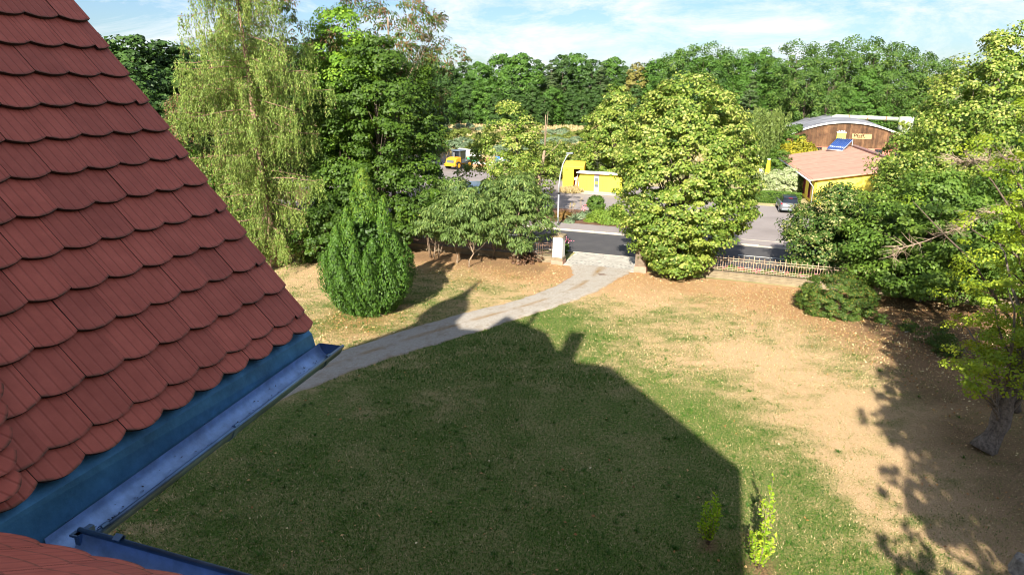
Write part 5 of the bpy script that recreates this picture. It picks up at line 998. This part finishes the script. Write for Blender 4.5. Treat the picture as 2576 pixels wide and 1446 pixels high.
for y in (-.40, -.20):
    for dz in (-.04, .2): V += [WB(x, y, arcz(x) + dz) for x in xs]
F = []
for i in range(k): F += [(i, i + 1, n1 + i + 1, n1 + i), (n1 + i, n1 + i + 1, 3 * n1 + i + 1, 3 * n1 + i), (i + 1, i, 2 * n1 + i, 2 * n1 + i + 1)]
vg.add(V, F); vg.build('white_verge_board', white_p, wh); np_ = 62; rg = random.Random(3)
pm = {}
for i in range(np_):
    x0 = i * WW / np_; x1 = (i + 1) * WW / np_ - .02; zt = min(arcz(x0), arcz(x1)) - .02; pz = 3.05
    MB().add([WB(x0, -.03 - rg.uniform(0, .02), pz), WB(x1, -.03, pz), WB(x1, -.03, arcz(x1) - .02), WB(x0, -.03, arcz(x0) - .02), WB(x0, .05, pz), WB(x1, .05, pz)], [(0, 1, 2, 3), (4, 5, 1, 0)]).build('plank', tim, wh)
bw = MB(); bw.box(0, WW, .05, .35, 0, 3.3, WB); bw.box(0, .3, .05, DP, 0, EZ0, WB); bw.box(WW - .3, WW, .05, DP, 0, EZ0, WB); bw.add([WB(x, .1, arcz(x) - .05) for x in xs[1:-1]] + [WB(WW, .1, 3.2), WB(0, .1, 3.2)], [tuple(range(k + 1))]); bw.box(0, WW, DP - .3, DP, 0, EZ0 + .5, WB); bw.build('wall', brk, wh)
for x in (2.3, 5.0, 7.9, 10.6, 13.3, 16.0):
    wv = MB(); wv.box(x, x + .08, -.02, .05, 1.0, 2.95, WB); wv.box(x + 1.0, x + 1.08, -.02, .05, 1.0, 2.95, WB); wv.box(x, x + 1.08, -.02, .05, 2.87, 2.95, WB); wv.box(x, x + 1.08, -.02, .05, 1.0, 1.08, WB); wv.box(x + .52, x + .56, -.015, .05, 1.08, 2.87, WB); wv.box(x + .08, x + 1.0, -.015, .05, 2.0, 2.04, WB); wv = wv.build('window', timb, wh); MB().box(x + .08, x + 1.0, -.005, .045, 1.08, 2.87, WB).build('pane', glass_dk, wv)
MB().box(0, WW, -.05, .05, 1.72, 1.80, WB).build('pipe_run', timb, wh)
for x in (4.3, 9.6, 12.3, 15.0): MB().box(x, x + .1, -.012, .05, 0, 3.05, WB).build('timber_post', timb, wh)
MB().add([WB(14.4, -.012, 3.0), WB(14.5, -.012, 3.0), WB(15.4, -.012, 1.2), WB(15.3, -.012, 1.2)], [(0, 1, 2, 3)]).build('brace', timb, wh)
ink = mat('dark_lettering', (.02, .012, .008), .9); sb = MB().box(9.95, 12.6, -.12, -.06, 4.35, 5.1, WB).build('sign_board', mat('light_wood_board', (.42, .27, .13), .85, var=.2, vscale=4), wh)
text('lettering', 'Pfaff.', .84, ink, WB(10.15, -.13, 4.5), (pi / 2, 0, ang), wh)
# duct and silo
dg = mat('pale_green_duct', (.38, .48, .34), .6, var=.12, vscale=.6, dirt=.25, col2=(.48, .50, .40)); du = thing('exhaust_duct', 'long pale green pipe running from the hall roof to a silo', 'duct'); YD = 121
dp = [at(u, v, YD) for u, v in [(2092, 312), (2092, 301), (2095, 295.5), (2103, 293.5), (2180, 296), (2258, 300)]]; MB().tube(dp, .34, 12).build('pipe', dg, du)
for f in (.2, .5, .8): c0 = dp[3] * (1 - f) + dp[5] * f; MB().disc(c0, .40, (1, 0, -.02), 12, .12).build('flange', mat('rusty_band', (.30, .14, .07), .8), du)
sl = thing('silo', 'pale green silo at the end of the long pipe, half behind the lime', 'silo', tuple(at(2277, 320, YD + .2)[:2]) + (0,)); MB().tube([(0, 0, 0), (0, 0, 4.2), (0, 0, 4.9), (0, 0, 6.9)], [.2, .3, 1.15, 1.15], 14).build('shell', dg, sl)

# --- vegetation round the hall
weeping('willow_tree', 'pale weeping willow hanging beside the hall, right of the big lime', 'tree', (37.6, 103.0), 8.6, 40, lambda z: 2.6, 201, L_will, bark, .25, (0, 0), size=.42, zlow=3.4, spacing=.16, slen=(2.0, 5.4), density=3.6, rise=.5, sag=.4)
pxb('golden_shrub', 'bright yellow golden shrub before the hall', 2008, 365, 98, 2.7, 4.6, L_yel, 202, npf=150, nlf=50, size=.3, cat='tree')
pxb('young_tree', 'green young tree in front of the arched roof, above the golden shrub', 1997, 350, 100, 1.9, 6.6, L_hed, 203, npf=110, nlf=46, size=.3, cat='tree', prof=EGG)
pxb('dark_shrub', 'dark green shrubs between the willow and the yellow building', 1962, 420, 97, 2.2, 3.0, L_maple, 204, npf=90, nlf=46, size=.3)

# ================================================================== FAR TREES
def proto(name, label, prof, R, h, npuff, nleaf, pr, size, lm, seed, group, z0=.6, **kw):
    a = dict(tr=.35, th=h * .85, nl=10, inner=.3, flat=.6, tintbase=.5, lob=.16); a.update(kw)
    return tree(name, label, 'tree', (0, 0), prof, z0, h, R, npuff, nleaf, pr, size, lm, seed=seed, group=group, **a)
GW = 'trees of the far wood'
PR = [proto('wood_tree', 'round crowned green broadleaf tree in the far wood edge behind the field', [(0, .7), (.2, .95), (.45, 1), (.7, .85), (.9, .5), (1, .15)], 6.5, 20, 300, 44, 1.4, .62, L_wood, 301, GW),
      proto('wood_tree', 'dark green broadleaf tree in the far wood edge behind the field', [(0, .8), (.3, 1), (.6, .9), (.85, .55), (1, .15)], 5.6, 20, 280, 44, 1.3, .6, L_woodd, 302, GW, lob=.22),
      proto('wood_tree', 'olive brown pale tree in the far wood edge behind the field', EGG, 4.5, 20, 230, 44, 1.1, .55, L_woody, 303, GW),
      proto('oak_tree', 'loose crowned tall oak above the hall and the big lime', [(0, .6), (.3, .9), (.6, 1), (.85, .8), (1, .3)], 6.5, 20, 210, 58, 1.35, .42, L_woodo, 304, 'oaks above the hall', lob=.3, inner=.35, nl=26),
      proto('spruce_tree', 'dark drooping spruce in the far wood edge behind the field', CONE, 4.6, 20, 260, 40, .9, .6, L_con, 305, GW, aspect=2.2, droopT=True, flat=.35, inner=.25),
      proto('wood_tree', 'dense green broadleaf tree above the big lime and the hall', [(0, .6), (.3, .95), (.55, 1), (.8, .75), (1, .2)], 6.0, 20, 300, 56, 1.2, .42, L_wood, 306, 'green trees above the big lime', lob=.22)]
ORD = ['first', 'second', 'third', 'fourth', 'fifth', 'sixth', 'seventh', 'eighth', 'ninth', 'tenth', 'eleventh', 'twelfth', 'thirteenth', 'fourteenth', 'fifteenth', 'sixteenth', 'seventeenth', 'eighteenth', 'nineteenth', 'twentieth']
KIND = ['round green broadleaf tree', 'dark green broadleaf tree', 'olive brown tree', 'tall loose oak', 'dark drooping spruce', 'dense green broadleaf tree']
def putrow(rows, where, group, wf=1.0):
    for j, t in enumerate(sorted(rows, key=lambda r: r[1])): put(*t, wf=wf, label='%s %s, %s from the left' % (KIND[t[0]], where, ORD[j]), group=group)
used = [False] * len(PR); rg = random.Random(8)
def put(pi_, u, v, Y, wf=1.0, label=None, group=None):
    p = at(u, v, Y); h = p[2]; s = h / 20.0; o = PR[pi_]
    sc = (s * wf, s * wf, s); rz = rg.uniform(0, 6.28)
    if used[pi_]: o = copy_tree(o, (p[0], Y, 0), rz, sc)
    else: o.location = (p[0], Y, 0); o.rotation_euler = (0, 0, rz); o.scale = sc; used[pi_] = True
    if label: o['label'] = label
    if group: o['group'] = group
    return o
far = [(0, 1090, 150, 225), (1, 1128, 160, 218), (1, 1165, 158, 226), (0, 1205, 158, 215), (0, 1262, 138, 222), (0, 1312, 136, 212), (1, 1352, 152, 226), (4, 1388, 150, 214), (1, 1415, 140, 222), (0, 1450, 136, 228), (1, 1490, 152, 214), (4, 1515, 158, 210), (0, 1545, 146, 224), (1, 1578, 168, 215), (2, 1602, 158, 205), (1, 1632, 160, 214), (0, 1660, 150, 205), (1, 1290, 190, 207), (0, 1225, 200, 203), (1, 1180, 205, 205), (1, 1340, 215, 205), (1, 1440, 215, 205), (0, 1390, 220, 204), (1, 1500, 220, 205), (1, 1550, 215, 205), (0, 1120, 215, 200), (1, 1600, 215, 200), (1, 1245, 235, 200), (1, 1310, 240, 200), (1, 1370, 242, 199), (1, 1465, 240, 200), (1, 1525, 240, 200)]
putrow([t for t in far if t[2] < 180], 'on the skyline behind the field', 'skyline trees behind the dry field'); putrow([t for t in far if t[2] >= 180], 'low at the far field edge', 'low trees along the far field edge')
mid = [(5, 1700, 128, 165), (3, 1735, 122, 158), (5, 1770, 140, 150), (3, 1795, 116, 160), (5, 1835, 132, 160), (5, 1875, 128, 165), (5, 1915, 124, 160), (5, 1950, 150, 150), (1, 1720, 175, 140), (1, 1800, 180, 138), (5, 1860, 190, 132), (4, 1893, 190, 118)]
putrow(mid, 'rising above the big lime', 'trees rising above the big lime')
right_ = [(3, 2010, 112, 142), (3, 2060, 118, 146), (3, 2110, 116, 138), (3, 2150, 102, 142), (3, 2205, 104, 138), (3, 2250, 118, 142), (3, 2300, 128, 138), (3, 2345, 145, 140), (5, 1985, 165, 150), (3, 2035, 175, 133), (3, 2090, 185, 131), (5, 2180, 180, 132), (3, 2240, 185, 131), (5, 2140, 230, 130), (3, 2380, 160, 135), (3, 2460, 170, 140), (3, 2550, 160, 140)]
putrow(right_, 'behind the arched hall roof', 'trees behind the arched hall', .95)
lf = [(1, 165, 75, 92), (1, 215, 86, 88), (1, 262, 102, 82), (1, 325, 94, 80), (1, 385, 106, 84), (1, 430, 120, 86), (1, 300, 160, 74), (1, 480, 120, 90), (1, 100, 60, 95)]
putrow(lf, 'beyond the tiled roof', 'dark trees beyond the tiled roof', 1.2)
putrow([(0, 560, 130, 95), (0, 640, 140, 90), (1, 720, 120, 92), (1, 790, 110, 95), (0, 860, 130, 90), (1, 940, 140, 95)], 'glimpsed behind the larch and robinias', 'trees glimpsed behind the larch', 1.2)
putrow([(1, 1040, 160, 150), (1, 1075, 150, 160), (1, 1010, 150, 140)], 'beside the dark maple crown', 'dark trees right of the maple')
# blue spruce at the roof edge
tree('blue_spruce', 'silvery blue spruce peeping out above the tiled roof edge', 'tree', tuple(at(352, 250, 60)[:2]), CONE, .4, 10.6, 3.2, 260, 40, .5, .30, L_blue, seed=310, tr=.16, th=10, nl=30, aspect=2.4, droopT=True, flat=.35, inner=.2, lob=.3)
tree('garden_tree', 'green garden tree low behind the roof edge, left of the larch', 'tree', tuple(at(455, 400, 56)[:2]), DOME, .3, 6.6, 3.8, 200, 60, .7, .26, L_ash, seed=311, tr=.15, nl=8, tintbase=.35)
# bushes of the meadow between the yard and the far wood
rng = np.random.default_rng(77); bl = [bush('meadow_bush', 'grey green bush in the overgrown meadow behind the yard', (0, 0), 2.4, 2.2, L_gry, 320, 70, 40, .34, group='bushes of the overgrown meadow'), bush('meadow_bush', 'fresh green bush in the overgrown meadow behind the yard', (0, 0), 2.4, 2.4, L_grn, 321, 70, 40, .34, group='bushes of the overgrown meadow')]
spots = [(1130, 300, 1.5), (1160, 290, 1.6), (1100, 320, 1.3), (1085, 300, 1.6), (1195, 300, 1.3), (1225, 290, 1.2), (1120, 345, .9), (1150, 350, .8), (1170, 340, .6), (1140, 378, .75), (1165, 372, .8), (1200, 365, .8), (1190, 385, .7), (1218, 378, .7), (1235, 355, .7), (1245, 395, .7), (1110, 365, .8), (1265, 345, .6), (1300, 335, .6), (1340, 332, .6), (1380, 338, .7), (1410, 345, .8), (1440, 350, .7), (1460, 342, .6), (1400, 362, .9), (1430, 372, .7), (1385, 380, 1.0), (1360, 360, .8), (1420, 330, .5), (1350, 395, .9), (1300, 400, .9), (1275, 380, .8), (1090, 385, .9), (1450, 360, .5), (1395, 400, 1.0), (1180, 325, .7), (1210, 330, .6), (1155, 325, .7)]
cnt_ = [0, 0]; KB = ['grey green', 'fresh green']
for i, (u, v, s_) in enumerate(sorted(spots)):
    g = G(u, v); o = bl[i % 2]; s_ *= rng.uniform(.9, 1.2)
    if i < 2: o.location = (g[0], g[1], 0); o.scale = (s_, s_, s_)
    else: o = copy_tree(o, (g[0], g[1], bank(g[0], g[1])), rng.uniform(0, 6), (s_ * rng.uniform(.9, 1.3), s_, s_ * rng.uniform(.7, 1.1)))
    o['label'] = '%s bush in the overgrown meadow, %s of its colour from the left' % (KB[i % 2], ORD[cnt_[i % 2]]); cnt_[i % 2] += 1
n_ = 26000; x = rng.uniform(-40, 60, n_); y = rng.uniform(108, 222, n_); P = np.stack([x, y, .25 + bank(x, y)], 1); T = norm(rng.normal(size=(n_, 3)) * .5 + [0, 0, 1]); V, F = leafquads(P, norm(np.cross(T, rng.normal(size=(n_, 3))) + [0, -.2, .1]), .75, 3, rng, T); gt_ = np.clip(fbm(x, y, 14, 6, 3) * 1.6 - .3 + (y > 185) * .35 + rng.normal(0, .12, n_), 0, 1)
tag(link('meadow_grass', npmesh('meadow_grass', V, F, L_hay, np.repeat(gt_, 4))), kind='stuff')

# ================================================================== GRASS AND FALLEN LEAVES ON THE LAWN
def indrive(x, y):
    yu = np.interp(x, np.append(up[:, 0][:-1], 3.9), np.append(up[:, 1][:-1], 46)); yu = np.where(x > 3.7, 60, yu); yl = np.interp(x, lo[:, 0], lo[:, 1]); return (y > yl) & (y < yu) & (x < 8.2)
def lawnpts(n, y0, y1, seed):
    rng = np.random.default_rng(seed); n = int(n); y = rng.uniform(y0, y1, n * 2) ; x = rng.uniform(-.78, .80, n * 2) * (y + 6); q, s = qs(x, y); b_ = x * EB[0] + y * EB[1]; k = (s < 43.7) & (x > -24) & ~indrive(x, y); return x[k][:n], y[k][:n], rng
def blades(name, n, y0, y1, L, W, seed, thr=None):
    x, y, rng = lawnpts(n, y0, y1, seed); n = len(x); g = greenness(x, y); li = soil_shade(x, y); keep = rng.uniform(0, 1, n) < (.40 + .6 * g) * (1 - .8 * li); x, y, g = x[keep], y[keep], g[keep]; n = len(x)
    a = rng.uniform(0, 6.28, n); l = L * rng.uniform(.5, 1.3, n) * (.75 + .5 * g); w = W * rng.uniform(.7, 1.3, n); lx = rng.normal(0, .6, n) * l; ly = rng.normal(0, .6, n) * l
    B0 = np.stack([x - w * np.cos(a), y - w * np.sin(a), np.zeros(n)], 1); B1 = np.stack([x + w * np.cos(a), y + w * np.sin(a), np.zeros(n)], 1); Tt = np.stack([x + lx, y + ly, l], 1)
    V = np.stack([B0, B1, Tt], 1).reshape(-1, 3); t = np.clip(np.where(rng.uniform(0, 1, n) < .10 + .95 * g, rng.uniform(.0, .5, n), rng.uniform(.5, 1, n)), 0, 1)
    return V, np.repeat(t, 3)
V1, t1 = blades('g', 230000, 12.5, 26, .060, .011, 1); V2, t2 = blades('g', 150000, 26, 46, .075, .017, 2)
rngt = np.random.default_rng(66); xt, yt, _ = lawnpts(420, 12.5, 34, 9); gk_ = greenness(xt, yt) > rngt.uniform(.2, .7, len(xt)); xt, yt = xt[gk_], yt[gk_]; mt = 26; n_ = len(xt) * mt; ct = np.repeat(np.stack([xt, yt], 1), mt, 0); at_ = rngt.uniform(0, 6.28, n_); rt_ = rngt.uniform(.02, .16, n_); bw_ = .010; lt = rngt.uniform(.05, .12, n_)
c0 = np.stack([ct[:, 0] + rt_ * np.cos(at_) * .4, ct[:, 1] + rt_ * np.sin(at_) * .4, 0 * at_ + .01], 1); sd_ = np.stack([-np.sin(at_), np.cos(at_), 0 * at_], 1) * bw_; tp_ = c0 + np.stack([np.cos(at_) * rt_, np.sin(at_) * rt_, lt], 1); V3 = np.stack([c0 - sd_, c0 + sd_, tp_], 1).reshape(-1, 3)
V = np.concatenate([V1, V2, V3]); t1 = np.concatenate([t1]); t2 = np.concatenate([t2, np.repeat(rngt.uniform(.05, .42, n_), 3)]); tag(link('grass', npmesh('grass', V, np.arange(len(V)).reshape(-1, 3), L_gra, np.concatenate([t1, t2]), nper=3)), kind='stuff')
x, y, rng = lawnpts(60000, 12.5, 44, 5); keep = rng.uniform(0, 1, len(x)) < .006 + .95 * np.clip(litter(x, y) - .14, 0, 1) ** 1.2; x, y = x[keep], y[keep]; n_ = len(x)
V, F = leafquads(np.stack([x, y, .035 + rng.uniform(0, .02, n_)], 1), norm(rng.normal(size=(n_, 3)) * .35 + [0, 0, 1]), .085, 1.4, rng, fold=.3); tag(link('fallen_leaves', npmesh('fallen_leaves', V, F, L_lit, np.repeat(np.clip(rng.normal(.62, .28, n_), 0, 1), 4))), kind='stuff')
x, y, rng = lawnpts(260, 12.5, 30, 6); V, F = leafquads(np.stack([x, y, .05 + 0 * x], 1), norm(rng.normal(size=(len(x), 3)) * .3 + [0, 0, 1]), .10, 1.4, rng, fold=.3); tag(link('large_fallen_leaves', npmesh('large_fallen_leaves', V, F, L_lit, np.repeat(rng.uniform(.2, .75, len(x)), 4))), kind='stuff')
